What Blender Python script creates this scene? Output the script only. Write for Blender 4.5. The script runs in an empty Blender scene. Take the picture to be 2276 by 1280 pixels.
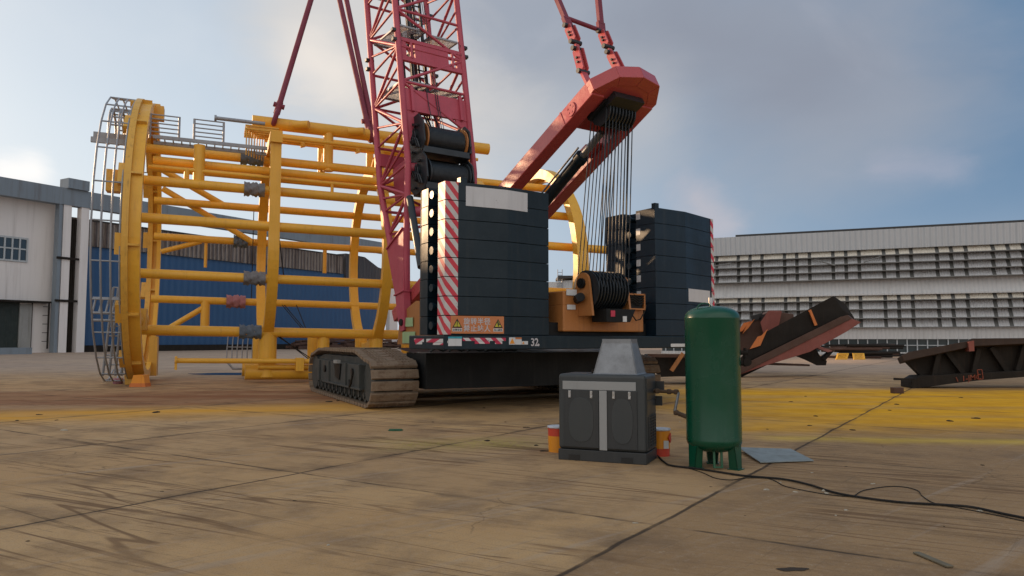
import bpy, bmesh, math, random
from mathutils import Vector, Matrix, Quaternion
random.seed(7)
R = math.radians
scene = bpy.context.scene
COL = scene.collection
V = Vector

# ------------------------------------------------------------------ camera
CAM_H, FPX, HZ = 1.65, 1650.0, 755.0          # eye height, focal length in photo pixels, horizon row
PITCH = math.atan((HZ - 640.0) / FPX)
cam_d = bpy.data.cameras.new('camera')
cam_d.sensor_width = 36.0
cam_d.lens = FPX * 36.0 / 2276.0
cam_d.clip_start, cam_d.clip_end = 0.1, 3000.0
cam = bpy.data.objects.new('camera', cam_d)
COL.objects.link(cam)
cam.location = (0, 0, CAM_H)
cam.rotation_euler = (R(90) + PITCH, 0, 0)
scene.camera = cam

# ------------------------------------------------------------------ light
SUN_EL, SUN_AZ = R(11.4), R(-60.0)            # azimuth from +Y, negative = to the left
SUN = V((math.sin(SUN_AZ) * math.cos(SUN_EL), math.cos(SUN_AZ) * math.cos(SUN_EL), math.sin(SUN_EL)))
sd = bpy.data.lights.new('sun', 'SUN')
sd.energy, sd.angle, sd.color = 4.6, R(0.6), (1.0, 0.66, 0.38)
so = bpy.data.objects.new('sun', sd)
COL.objects.link(so)
so.rotation_euler = SUN.to_track_quat('Z', 'Y').to_euler()
so.location = (-40, 30, 40)

scene.view_settings.view_transform = 'Standard'
scene.view_settings.look = 'None'
scene.view_settings.gamma = 1.0
scene.view_settings.exposure = 0.30

world = bpy.data.worlds.new('World')
scene.world = world
world.use_nodes = True
wt = world.node_tree
wt.nodes.clear()


def wn(kind, **kw):
    n = wt.nodes.new(kind)
    for k, v in kw.items():
        setattr(n, k, v)
    return n


def wmath(op, a, b=None, clamp=False):
    n = wn('ShaderNodeMath', operation=op, use_clamp=clamp)
    for i, x in enumerate((a, b)):
        if x is None:
            continue
        if isinstance(x, (int, float)):
            n.inputs[i].default_value = x
        else:
            wt.links.new(x, n.inputs[i])
    return n.outputs[0]


def wmix(fac, a, b):
    n = wn('ShaderNodeMix', data_type='RGBA', clamp_factor=True)
    for s, x in ((n.inputs[0], fac), (n.inputs[6], a), (n.inputs[7], b)):
        if isinstance(x, (int, float)):
            s.default_value = x
        elif isinstance(x, tuple):
            s.default_value = x + (1.0,)
        else:
            wt.links.new(x, s)
    return n.outputs[2]


sky = wn('ShaderNodeTexSky', sky_type='NISHITA')
sky.sun_disc = False
sky.sun_elevation = SUN_EL
sky.sun_rotation = SUN_AZ
sky.air_density, sky.dust_density, sky.ozone_density = 1.0, 1.2, 1.2
geo = wn('ShaderNodeTexCoord')
sep = wn('ShaderNodeSeparateXYZ')
wt.links.new(geo.outputs['Generated'], sep.inputs[0])
X_, Y_, Z_ = sep.outputs
den = wmath('ADD', wmath('MAXIMUM', Z_, 0.0), 0.30)
comb = wn('ShaderNodeCombineXYZ')
wt.links.new(wmath('DIVIDE', X_, den), comb.inputs[0])
wt.links.new(wmath('DIVIDE', Y_, den), comb.inputs[1])


def wnoise(scale, detail, off, dist=0.0, rough=0.55):
    mp = wn('ShaderNodeMapping')
    mp.inputs['Location'].default_value = off
    wt.links.new(comb.outputs[0], mp.inputs[0])
    n = wn('ShaderNodeTexNoise')
    n.inputs['Scale'].default_value = scale
    n.inputs['Detail'].default_value = detail
    n.inputs['Roughness'].default_value = rough
    n.inputs['Distortion'].default_value = dist
    wt.links.new(mp.outputs[0], n.inputs['Vector'])
    return n.outputs[0]


def wramp(x, lo, hi):
    n = wn('ShaderNodeMapRange', interpolation_type='SMOOTHSTEP', clamp=True)
    n.inputs['From Min'].default_value = lo
    n.inputs['From Max'].default_value = hi
    wt.links.new(x, n.inputs['Value'])
    return n.outputs[0]


# angle measures: nearness to the sun, height over the horizon
dotn = wn('ShaderNodeVectorMath', operation='DOT_PRODUCT')
wt.links.new(geo.outputs['Generated'], dotn.inputs[0])
dotn.inputs[1].default_value = SUN
nearsun = dotn.outputs['Value']
glow = wramp(nearsun, 0.15, 0.95)             # thin bright veil towards the sun
low = wmath('SUBTRACT', 1.0, wramp(Z_, 0.02, 0.42))
# the Nishita sky is brought down to its usual strength here, then clouds are laid over it
SKY_K = 0.10
skc = wn('ShaderNodeMix', data_type='RGBA', blend_type='MULTIPLY')
skc.inputs[0].default_value = 1.0
wt.links.new(sky.outputs[0], skc.inputs[6])
skc.inputs[7].default_value = (SKY_K, SKY_K, SKY_K, 1)
base = skc.outputs[2]
# pale haze everywhere low down and towards the sun
veil = wmix(glow, (0.25, 0.34, 0.47), (0.58, 0.65, 0.73))
base = wmix(wmath('ADD', wmath('MULTIPLY', low, 0.30), 0.55), base, veil)
# clouds: single banks and small heaps, each at its own bearing, torn by noise
pitch_ = math.atan((HZ - 640.0) / FPX)


def bearing(px, py):
    d = Vector((0, math.cos(pitch_), math.sin(pitch_))) + Vector((1, 0, 0)) * ((px - 1138.0) / FPX) \
        + Vector((0, -math.sin(pitch_), math.cos(pitch_))) * ((640.0 - py) / FPX)
    return d.normalized()


tear = wnoise(3.2, 7.0, (3.1, 7.4, 0.0), 0.5, 0.6)
tear2 = wnoise(1.3, 6.0, (9.0, 1.0, 0.0), 0.4, 0.58)


def bank(px0, py0, px1, py1, rad, soft, rag, noise):
    """cloud mask round the arc between two bearings; rad and soft in sine units"""
    a, b = bearing(px0, py0), bearing(px1, py1)
    ax = (b - a)
    ln = ax.length
    sub_ = wn('ShaderNodeVectorMath', operation='SUBTRACT')
    wt.links.new(geo.outputs['Generated'], sub_.inputs[0])
    sub_.inputs[1].default_value = a
    pr = wn('ShaderNodeVectorMath', operation='DOT_PRODUCT')
    wt.links.new(sub_.outputs[0], pr.inputs[0])
    pr.inputs[1].default_value = ax / max(ln, 1e-6)
    t = wn('ShaderNodeClamp')
    wt.links.new(pr.outputs['Value'], t.inputs[0])
    t.inputs['Max'].default_value = ln
    sc = wn('ShaderNodeVectorMath', operation='SCALE')
    sc.inputs[0].default_value = ax / max(ln, 1e-6)
    wt.links.new(t.outputs[0], sc.inputs['Scale'])
    di = wn('ShaderNodeVectorMath', operation='DISTANCE')
    wt.links.new(sub_.outputs[0], di.inputs[0])
    wt.links.new(sc.outputs[0], di.inputs[1])
    d = wmath('ADD', di.outputs['Value'], wmath('MULTIPLY', wmath('SUBTRACT', noise, 0.5), rag))
    return wmath('SUBTRACT', 1.0, wramp(d, rad - soft, rad + soft))


blue_right = wramp(X_, 0.10, 0.62)            # clearer, deeper blue to the right
base = wmix(wmath('MULTIPLY', blue_right, 0.95), base, (0.085, 0.175, 0.30))
c1 = wramp(wnoise(1.05, 5.0, (3.1, 7.4, 0.0), 0.35), 0.44, 0.70)
base = wmix(wmath('MULTIPLY', c1, 0.35), base, wmix(glow, (0.30, 0.33, 0.39), (0.66, 0.68, 0.70)))
base = wmix(wmath('MULTIPLY', bank(1150, 60, 1850, 160, 0.13, 0.10, 0.24, tear2), 0.72), base, (0.285, 0.30, 0.345))
base = wmix(wmath('MULTIPLY', bank(1500, 60, 1780, 140, 0.06, 0.07, 0.16, tear), 0.45), base, (0.20, 0.215, 0.265))
base = wmix(wmath('MULTIPLY', bank(760, 60, 960, 330, 0.10, 0.075, 0.20, tear), 0.80), base, (0.57, 0.545, 0.52))
base = wmix(wmath('MULTIPLY', bank(690, 130, 740, 160, 0.025, 0.035, 0.10, tear), 0.7), base, (0.74, 0.68, 0.62))
base = wmix(wmath('MULTIPLY', bank(1150, 330, 1420, 250, 0.06, 0.06, 0.16, tear2), 0.55), base, (0.46, 0.46, 0.47))
base = wmix(wmath('MULTIPLY', bank(1545, 440, 1600, 500, 0.020, 0.026, 0.085, tear), 0.6), base, (0.48, 0.42, 0.435))
base = wmix(wmath('MULTIPLY', bank(1950, 372, 2110, 380, 0.010, 0.022, 0.085, tear), 0.42), base, (0.36, 0.35, 0.42))
base = wmix(wmath('MULTIPLY', bank(20, 385, 70, 380, 0.014, 0.016, 0.04, tear), 0.75), base, (0.98, 0.92, 0.86))
base = wmix(wmath('MULTIPLY', bank(2000, 600, 2276, 560, 0.03, 0.05, 0.10, tear2), 0.4), base, (0.30, 0.36, 0.45))
hz_r = wramp(Z_, 0.05, 0.30)
base = wmix(wmath('MULTIPLY', wmath('SUBTRACT', 1.0, hz_r), 0.35), base, wmix(glow, (0.36, 0.44, 0.53), (0.62, 0.66, 0.70)))
c2 = wramp(wnoise(2.6, 6.0, (11.0, 2.0, 0.0), 0.5), 0.56, 0.80)
base = wmix(wmath('MULTIPLY', c2, 0.22), base, wmix(glow, (0.36, 0.37, 0.43), (0.72, 0.73, 0.75)))
# bright cloud added to the unseen half of the sky as warm fill light
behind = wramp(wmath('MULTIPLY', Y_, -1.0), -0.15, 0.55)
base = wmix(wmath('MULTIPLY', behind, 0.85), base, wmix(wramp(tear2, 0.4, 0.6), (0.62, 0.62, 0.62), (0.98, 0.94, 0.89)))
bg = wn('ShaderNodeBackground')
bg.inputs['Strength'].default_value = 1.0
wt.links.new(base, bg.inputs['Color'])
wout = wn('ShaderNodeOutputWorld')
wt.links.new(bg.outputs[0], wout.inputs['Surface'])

# ------------------------------------------------------------------ points from the survey of the photo
FWD = V((0, math.cos(PITCH), math.sin(PITCH)))
UPV = V((0, -math.sin(PITCH), math.cos(PITCH)))
EYE = V((0, 0, CAM_H))


def ray(px, py):
    return FWD + V((1, 0, 0)) * ((px - 1138.0) / FPX) + UPV * ((640.0 - py) / FPX)


def at(px, py, y):                            # the point at distance y in front of the eye
    d = ray(px, py)
    return EYE + d * (y / d.y)


def ath(px, py, z=0.0):                       # the point at height z
    d = ray(px, py)
    return EYE + d * ((z - CAM_H) / d.z)


def onplane(px, py, p0, n):
    d = ray(px, py)
    return EYE + d * ((p0 - EYE).dot(n) / d.dot(n))


# ------------------------------------------------------------------ mesh helper
class MB:
    def __init__(self):
        self.v, self.f, self.s = [], [], []

    def add(self, vs, fs, smooth=False):
        o = len(self.v)
        self.v += [V(p) for p in vs]
        for f in fs:
            self.f.append([i + o for i in f])
            self.s.append(smooth)
        return self

    def box(self, c, size, ax=None):
        ax = ax or (V((1, 0, 0)), V((0, 1, 0)), V((0, 0, 1)))
        c = V(c)
        vs = [c + ax[0] * (size[0] / 2 * i) + ax[1] * (size[1] / 2 * j) + ax[2] * (size[2] / 2 * k)
              for i in (-1, 1) for j in (-1, 1) for k in (-1, 1)]
        return self.add(vs, [(0, 1, 3, 2), (4, 6, 7, 5), (0, 4, 5, 1), (2, 3, 7, 6), (0, 2, 6, 4), (1, 5, 7, 3)])

    def beam(self, a, b, w, h, up=(0, 0, 1)):
        a, b, up = V(a), V(b), V(up)
        d = (b - a).normalized()
        sd_ = d.cross(up)
        if sd_.length < 1e-4:
            sd_ = d.cross(V((1, 0, 0)))
        sd_.normalize()
        u = sd_.cross(d).normalized()
        return self.box((a + b) / 2, ((b - a).length, w, h), (d, sd_, u))

    def tube(self, a, b, r, n=12, r2=None, caps=True):
        return self.path([a, b], r, n, r2=r2, caps=caps)

    def path(self, pts, r, n=10, closed=False, r2=None, caps=True):
        pts = [V(p) for p in pts]
        m = len(pts)
        rings = []
        ref = None
        for i, p in enumerate(pts):
            if closed:
                t = (pts[(i + 1) % m] - pts[i - 1]).normalized()
            elif i == 0:
                t = (pts[1] - p).normalized()
            elif i == m - 1:
                t = (p - pts[i - 1]).normalized()
            else:
                t = ((pts[i + 1] - p).normalized() + (p - pts[i - 1]).normalized())
                t = t.normalized() if t.length > 1e-6 else (p - pts[i - 1]).normalized()
            if ref is None:
                ref = t.cross(V((0, 0, 1)))
                if ref.length < 1e-3:
                    ref = t.cross(V((1, 0, 0)))
            ref = (ref - t * ref.dot(t)).normalized()
            w = t.cross(ref)
            rr = r if (r2 is None or m < 2) else r + (r2 - r) * i / (m - 1)
            rings.append([p + ref * (rr * math.cos(2 * math.pi * k / n)) + w * (rr * math.sin(2 * math.pi * k / n))
                          for k in range(n)])
        vs = [p for g in rings for p in g]
        fs = []
        for i in range(m if closed else m - 1):
            j = (i + 1) % m
            for k in range(n):
                l = (k + 1) % n
                fs.append((i * n + k, i * n + l, j * n + l, j * n + k))
        self.add(vs, fs, True)
        if caps and not closed:
            self.add(rings[0], [tuple(range(n))])
            self.add(rings[-1], [tuple(range(n))])
        return self

    def prism(self, poly, vec):
        poly = [V(p) for p in poly]
        vec = V(vec)
        n = len(poly)
        vs = poly + [p + vec for p in poly]
        fs = [tuple(range(n)), tuple(range(2 * n - 1, n - 1, -1))]
        fs += [(i, (i + 1) % n, n + (i + 1) % n, n + i) for i in range(n)]
        return self.add(vs, fs)

    def lathe(self, c, prof, n=32, ax=None, smooth=True):
        ax = ax or (V((1, 0, 0)), V((0, 1, 0)), V((0, 0, 1)))
        c = V(c)
        vs, fs = [], []
        for r, z in prof:
            for k in range(n):
                a = 2 * math.pi * k / n
                vs.append(c + ax[0] * (r * math.cos(a)) + ax[1] * (r * math.sin(a)) + ax[2] * z)
        for i in range(len(prof) - 1):
            for k in range(n):
                l = (k + 1) % n
                fs.append((i * n + k, i * n + l, (i + 1) * n + l, (i + 1) * n + k))
        self.add(vs, fs, smooth)
        for i in (0, len(prof) - 1):
            if prof[i][0] > 1e-4:
                self.add(vs[i * n:(i + 1) * n], [tuple(range(n))])
        return self

    def ring(self, c, e1, e2, rad, wr, wa, n=64, a0=0.0, a1=2 * math.pi):
        """box-section ring in the plane e1,e2; wr radial width, wa width along the axis"""
        c, e1, e2 = V(c), V(e1), V(e2)
        e3 = e1.cross(e2).normalized()
        full = abs(a1 - a0 - 2 * math.pi) < 1e-5
        m = n if full else n + 1
        vs, fs = [], []
        for k in range(m):
            a = a0 + (a1 - a0) * k / n
            d = e1 * math.cos(a) + e2 * math.sin(a)
            for rr, zz in ((-1, -1), (1, -1), (1, 1), (-1, 1)):
                vs.append(c + d * (rad + rr * wr / 2) + e3 * (zz * wa / 2))
        for k in range(n):
            l = (k + 1) % m
            for q in range(4):
                r_ = (q + 1) % 4
                fs.append((k * 4 + q, k * 4 + r_, l * 4 + r_, l * 4 + q))
        if not full:
            fs += [(0, 1, 2, 3), tuple(n * 4 + i for i in range(4))]
        return self.add(vs, fs)

    def mesh(self, name, off=V((0, 0, 0))):
        me = bpy.data.meshes.new(name)
        me.from_pydata([p - off for p in self.v], [], self.f)
        me.polygons.foreach_set('use_smooth', self.s)
        bm = bmesh.new()
        bm.from_mesh(me)
        bmesh.ops.recalc_face_normals(bm, faces=bm.faces)
        bm.to_mesh(me)
        bm.free()
        me.update()
        return me

    def build(self, name, mat, parent=None, bevel=0.0, loc=None, segs=2):
        if parent is not None:
            off = ROOTLOC[parent.name]
        else:
            off = V(loc) if loc is not None else self.base()
        me = self.mesh(name, off)
        o = bpy.data.objects.new(name, me)
        COL.objects.link(o)
        me.materials.append(mat)
        if parent is not None:
            o.parent = parent
        else:
            o.location = off
        ROOTLOC[o.name] = off
        if bevel > 0:
            b = o.modifiers.new('bevel', 'BEVEL')
            b.width, b.segments, b.limit_method, b.angle_limit = bevel, segs, 'ANGLE', R(35)
        return o

    def base(self):
        n = len(self.v)
        return V((sum(p.x for p in self.v) / n, sum(p.y for p in self.v) / n, min(p.z for p in self.v)))


ROOTLOC = {}


def tag(o, label=None, cat=None, group=None, kind=None):
    for k, v in (('label', label), ('category', cat), ('group', group), ('kind', kind)):
        if v:
            o[k] = v
    return o


def root(name, label, cat, loc, group=None):
    o = bpy.data.objects.new(name, None)
    COL.objects.link(o)
    o.location = loc
    o.empty_display_size = 0.2
    ROOTLOC[o.name] = V(loc)
    return tag(o, label, cat, group)


# ------------------------------------------------------------------ materials
class NT:
    """small builder round one material's node tree"""

    def __init__(self, name):
        self.m = bpy.data.materials.new(name)
        self.m.use_nodes = True
        self.t = self.m.node_tree
        self.b = self.t.nodes['Principled BSDF']
        self.tc = self.t.nodes.new('ShaderNodeTexCoord')

    def link(self, a, b):
        self.t.links.new(a, b)

    def put(self, sock, x):
        if isinstance(x, (int, float)):
            sock.default_value = x
        elif isinstance(x, tuple):
            sock.default_value = x + (1.0,) if len(x) == 3 and sock.type == 'RGBA' else x
        else:
            self.link(x, sock)

    def math(self, op, a, b=None, c=None, clamp=False):
        n = self.t.nodes.new('ShaderNodeMath')
        n.operation, n.use_clamp = op, clamp
        for i, x in enumerate((a, b, c)):
            if x is not None:
                self.put(n.inputs[i], x)
        return n.outputs[0]

    def mix(self, fac, a, b, blend='MIX'):
        n = self.t.nodes.new('ShaderNodeMix')
        n.data_type, n.blend_type, n.clamp_factor = 'RGBA', blend, True
        self.put(n.inputs[0], fac)
        self.put(n.inputs[6], a)
        self.put(n.inputs[7], b)
        return n.outputs[2]

    def mapping(self, scale=(1, 1, 1), rot=(0, 0, 0), loc=(0, 0, 0), vec=None):
        n = self.t.nodes.new('ShaderNodeMapping')
        n.inputs['Scale'].default_value = scale
        n.inputs['Rotation'].default_value = rot
        n.inputs['Location'].default_value = loc
        self.link(vec or self.tc.outputs['Object'], n.inputs['Vector'])
        return n.outputs[0]

    def noise(self, scale, detail=4.0, rough=0.6, vec=None, dist=0.0):
        n = self.t.nodes.new('ShaderNodeTexNoise')
        n.inputs['Scale'].default_value = scale
        n.inputs['Detail'].default_value = detail
        n.inputs['Roughness'].default_value = rough
        n.inputs['Distortion'].default_value = dist
        self.link(vec or self.tc.outputs['Object'], n.inputs['Vector'])
        return n.outputs[0]

    def ramp(self, x, lo, hi, a=0.0, b=1.0, smooth=True):
        n = self.t.nodes.new('ShaderNodeMapRange')
        n.interpolation_type = 'SMOOTHSTEP' if smooth else 'LINEAR'
        n.clamp = True
        n.inputs['From Min'].default_value = lo
        n.inputs['From Max'].default_value = hi
        n.inputs['To Min'].default_value = a
        n.inputs['To Max'].default_value = b
        self.link(x, n.inputs['Value'])
        return n.outputs[0]

    def bump(self, h, strength=0.3, dist=0.02):
        n = self.t.nodes.new('ShaderNodeBump')
        n.inputs['Strength'].default_value = strength
        n.inputs['Distance'].default_value = dist
        self.link(h, n.inputs['Height'])
        self.link(n.outputs[0], self.b.inputs['Normal'])

    def sep(self, vec=None):
        n = self.t.nodes.new('ShaderNodeSeparateXYZ')
        self.link(vec or self.tc.outputs['Object'], n.inputs[0])
        return n.outputs

    def dot(self, vec, v):
        n = self.t.nodes.new('ShaderNodeVectorMath')
        n.operation = 'DOT_PRODUCT'
        self.link(vec or self.tc.outputs['Object'], n.inputs[0])
        n.inputs[1].default_value = v
        return n.outputs['Value']

    def done(self, col=None, rough=None, metal=None):
        if col is not None:
            self.put(self.b.inputs['Base Color'], col)
        if rough is not None:
            self.put(self.b.inputs['Roughness'], rough)
        if metal is not None:
            self.put(self.b.inputs['Metallic'], metal)
        return self.m


def paint(name, col, rough=0.5, metal=0.0, var=0.25, scale=1.5, dirt=(0.09, 0.07, 0.05), amt=0.35, bump=0.06,
          streak=True, chips=0.0, chipcol=(0.10, 0.045, 0.02)):
    n = NT(name)
    big = n.noise(scale, 5.0, 0.62)
    fine = n.noise(scale * 14, 3.0, 0.6)
    c = n.mix(n.ramp(big, 0.3, 0.75, 0.0, var), col, tuple(x * 0.62 for x in col))
    c = n.mix(n.ramp(fine, 0.35, 0.8, 0.0, var * 0.6), c, tuple(min(1, x * 1.25 + 0.01) for x in col))
    if streak:
        st = n.noise(1.0, 5.0, 0.6, vec=n.mapping((7 * scale, 7 * scale, 0.5 * scale)))
        c = n.mix(n.ramp(st, 0.5, 0.78, 0.0, amt), c, dirt)
    else:
        st = n.noise(scale * 2.3, 6.0, 0.7)
        c = n.mix(n.ramp(st, 0.48, 0.75, 0.0, amt), c, dirt)
    if chips > 0:
        ch = n.noise(scale * 5.5, 8.0, 0.72)
        c = n.mix(n.ramp(ch, 0.70 - chips, 0.73 - chips), c, chipcol)
    if bump > 0:
        n.bump(n.noise(scale * 9, 4.0, 0.6), bump, 0.03)
    return n.done(c, n.ramp(big, 0.2, 0.8, max(0.05, rough - 0.12), min(1, rough + 0.15)), metal)
# material palette
M = {}
M['yellow'] = paint('yellow_paint', (0.78, 0.42, 0.040), 0.42, var=0.18, dirt=(0.42, 0.21, 0.04), amt=0.35)
M['yellow_dirty'] = paint('dirty_yellow_paint', (0.70, 0.39, 0.06), 0.5, var=0.3, dirt=(0.2, 0.12, 0.04), amt=0.5)
M['grey_tube'] = paint('galvanised_tube', (0.30, 0.32, 0.35), 0.5, 0.2, var=0.2)
M['navy'] = paint('navy_steel_paint', (0.005, 0.017, 0.027), 0.42, var=0.35, scale=0.9, dirt=(0.03, 0.036, 0.038), amt=0.55, bump=0.09)
M['navy_blue'] = paint('blue_steel_paint', (0.006, 0.020, 0.036), 0.42, var=0.3, scale=0.9, dirt=(0.03, 0.04, 0.05), amt=0.5, bump=0.09)
M['pale_steel'] = paint('worn_steel_and_highlight', (0.30, 0.30, 0.29), 0.6, var=0.3, scale=2, dirt=(0.1, 0.1, 0.1), amt=0.4)
M['lug'] = paint('dark_lug_paint', (0.10, 0.105, 0.11), 0.5, var=0.3)
M['black'] = paint('black_machine_paint', (0.010, 0.011, 0.012), 0.5, var=0.3, dirt=(0.04, 0.036, 0.03), amt=0.3)
M['winch'] = paint('dark_winch_paint', (0.016, 0.021, 0.026), 0.42, var=0.3, dirt=(0.05, 0.05, 0.05), amt=0.3)
M['rope'] = paint('wire_rope', (0.020, 0.024, 0.03), 0.5, 0.2, var=0.3, streak=False)
M['boom'] = paint('faded_red_boom_paint', (0.46, 0.068, 0.105), 0.5, var=0.2, dirt=(0.22, 0.05, 0.06), amt=0.3)
M['mast'] = paint('red_mast_paint', (0.47, 0.078, 0.082), 0.27, var=0.15, dirt=(0.28, 0.05, 0.05), amt=0.25)
M['sling'] = paint('maroon_sling', (0.20, 0.035, 0.06), 0.75, var=0.3)
M['orange'] = paint('orange_machine_paint', (0.42, 0.165, 0.045), 0.5, var=0.3, dirt=(0.16, 0.08, 0.04), amt=0.45)
M['track'] = paint('worn_track_steel', (0.25, 0.185, 0.130), 0.8, 0.1, var=0.6, scale=3, dirt=(0.13, 0.065, 0.04), amt=0.7, streak=False, bump=0.2)
M['track_frame'] = paint('dusty_track_frame', (0.045, 0.05, 0.048), 0.65, var=0.5, scale=2, dirt=(0.12, 0.11, 0.09), amt=0.5)
M['green'] = paint('green_tank_enamel', (0.002, 0.066, 0.033), 0.25, var=0.12, dirt=(0.02, 0.07, 0.05), amt=0.2, bump=0.015)
M['green_frame'] = paint('dull_green_paint', (0.03, 0.12, 0.06), 0.5)
M['comp'] = paint('charcoal_cabinet_paint', (0.040, 0.045, 0.047), 0.45, var=0.15, dirt=(0.09, 0.08, 0.07), amt=0.2, bump=0.02)
M['comp_door'] = paint('charcoal_door_paint', (0.030, 0.033, 0.035), 0.42, var=0.2, dirt=(0.08, 0.075, 0.07), amt=0.25, bump=0.02)
M['comp_trim'] = paint('silver_trim_paint', (0.30, 0.305, 0.305), 0.42, var=0.15, dirt=(0.16, 0.14, 0.12), amt=0.2, bump=0.02)
M['galv'] = paint('galvanised_sheet', (0.26, 0.27, 0.285), 0.45, 0.55, var=0.4, scale=4, dirt=(0.14, 0.14, 0.15), amt=0.4, streak=False, bump=0.05)
M['chrome'] = paint('bright_latch_metal', (0.5, 0.5, 0.5), 0.3, 0.8, var=0.1)
M['rust'] = paint('rusty_pipe', (0.12, 0.075, 0.045), 0.7, 0.3, var=0.5, scale=12, streak=False, chips=0.08)
M['dark_steel'] = paint('dark_primed_steel', (0.020, 0.016, 0.013), 0.75, var=0.4, dirt=(0.06, 0.035, 0.022), amt=0.35)
M['brown_steel'] = paint('brown_rusting_steel', (0.085, 0.042, 0.028), 0.75, var=0.5, dirt=(0.10, 0.045, 0.025), amt=0.5)
M['maroon_primer'] = paint('maroon_primer', (0.25, 0.070, 0.052), 0.65, var=0.4, dirt=(0.10, 0.05, 0.04), amt=0.5)
M['faded_mark'] = paint('faded_red_marking', (0.26, 0.06, 0.03), 0.8)
M['orange_primer'] = paint('orange_primer', (0.62, 0.18, 0.04), 0.6, var=0.2, dirt=(0.25, 0.08, 0.04), amt=0.3)
M['white'] = paint('white_sticker', (0.62, 0.63, 0.64), 0.55, var=0.15, dirt=(0.35, 0.34, 0.32), amt=0.3, bump=0)
M['grey_plate'] = paint('scraped_white_plate', (0.58, 0.58, 0.60), 0.55, var=0.15, dirt=(0.25, 0.25, 0.25), amt=0.25, bump=0, chips=0.02, chipcol=(0.02, 0.02, 0.025))
M['sign_orange'] = paint('orange_sign_board', (0.55, 0.19, 0.065), 0.5, var=0.15, dirt=(0.3, 0.13, 0.06), amt=0.25, bump=0)
M['sign_yellow'] = paint('yellow_sign_triangle', (0.50, 0.43, 0.03), 0.5, var=0.1, bump=0)
M['sign_black'] = paint('black_sign_print', (0.012, 0.012, 0.012), 0.5, var=0.1, bump=0)
M['sign_text'] = paint('white_sign_text', (0.52, 0.50, 0.52), 0.55, var=0.15, bump=0)
M['red_tape'] = paint('red_sticker', (0.52, 0.03, 0.07), 0.45, var=0.1, bump=0)
M['cyan'] = paint('cyan_sticker', (0.03, 0.33, 0.42), 0.45, var=0.1, bump=0)
M['label_green'] = paint('pale_green_label', (0.36, 0.50, 0.26), 0.5, var=0.2, bump=0)
M['bucket_orange'] = paint('orange_bucket', (0.80, 0.30, 0.02), 0.4, var=0.1, dirt=(0.4, 0.15, 0.03), amt=0.3)
M['bucket_red'] = paint('red_bucket_band', (0.62, 0.06, 0.03), 0.4, var=0.15)
M['lid'] = paint('white_bucket_lid', (0.62, 0.64, 0.68), 0.4, var=0.1)
M['rag_blue'] = paint('blue_grey_cloth', (0.13, 0.17, 0.22), 0.9, var=0.6, scale=6, streak=False, bump=0.5)
M['rag_grey'] = paint('grey_cloth', (0.20, 0.20, 0.21), 0.9, var=0.6, scale=8, streak=False, bump=0.5)
M['rag_pink'] = paint('pink_cloth', (0.40, 0.18, 0.20), 0.9, var=0.4, scale=8, streak=False, bump=0.5)
M['tarp'] = paint('blue_grey_board', (0.23, 0.26, 0.26), 0.6, var=0.4, scale=3, dirt=(0.14, 0.12, 0.09), amt=0.5, streak=False)
M['cable'] = paint('black_rubber_cable', (0.017, 0.015, 0.013), 0.6, var=0.3, streak=False)
M['wood'] = paint('weathered_lath', (0.17, 0.14, 0.09), 0.8, var=0.4, scale=5)
M['pebble'] = paint('pale_stone', (0.42, 0.37, 0.29), 0.9, var=0.4, scale=20, streak=False)
M['debris'] = paint('dark_scrap', (0.035, 0.025, 0.018), 0.9, var=0.5, scale=12, streak=False)
M['rag_green'] = paint('green_rag', (0.02, 0.09, 0.04), 0.9, var=0.5, scale=10, streak=False)


def corrugated(name, col, k, amp=0.02, rust=0.0, rustcol=(0.13, 0.06, 0.03), rough=0.55, axis=(1, 0, 0), var=0.2, streaks=0.35, dirt=(0.2, 0.18, 0.16), thr=0.5, ribs=0.0):
    """profiled sheet: ribs every k metres along the given direction, in the bump; rib shade optionally in the colour"""
    n = NT(name)
    a = n.dot(None, axis)
    w = n.math('SINE', n.math('MULTIPLY', a, 2 * math.pi / k))
    big = n.noise(0.12, 5.0, 0.6)
    st = n.noise(1.0, 6.0, 0.65, vec=n.mapping((1.6, 1.6, 0.06)))
    c = n.mix(n.ramp(big, 0.3, 0.7, 0.0, var), col, tuple(x * 0.7 for x in col))
    c = n.mix(n.ramp(st, 0.5, 0.75, 0.0, streaks), c, dirt)
    if rust > 0:
        rr = n.noise(1.0, 8.0, 0.72, vec=n.mapping((1.1, 1.1, 0.09)))
        c = n.mix(n.ramp(rr, thr, thr + 0.16, 0.0, rust), c, rustcol)
    if ribs > 0:
        wob = n.noise(0.5, 3.0, 0.6)
        c = n.mix(n.math('MULTIPLY', n.ramp(w, -0.2, 0.6, 0.0, ribs), n.ramp(wob, 0.3, 0.6, 0.4, 1.0)), c, rustcol)  # dark stripes put the rib shade into the colour
    n.bump(w, 0.9, amp)
    return n.done(c, rough, 0.0)

for k_ in ('navy', 'navy_blue'):
    M[k_].node_tree.nodes['Principled BSDF'].inputs['Specular IOR Level'].default_value = 0.32
for k_ in ('black', 'dark_steel', 'cable', 'debris', 'track'):
    M[k_].node_tree.nodes['Principled BSDF'].inputs['Specular IOR Level'].default_value = 0.2
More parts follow.
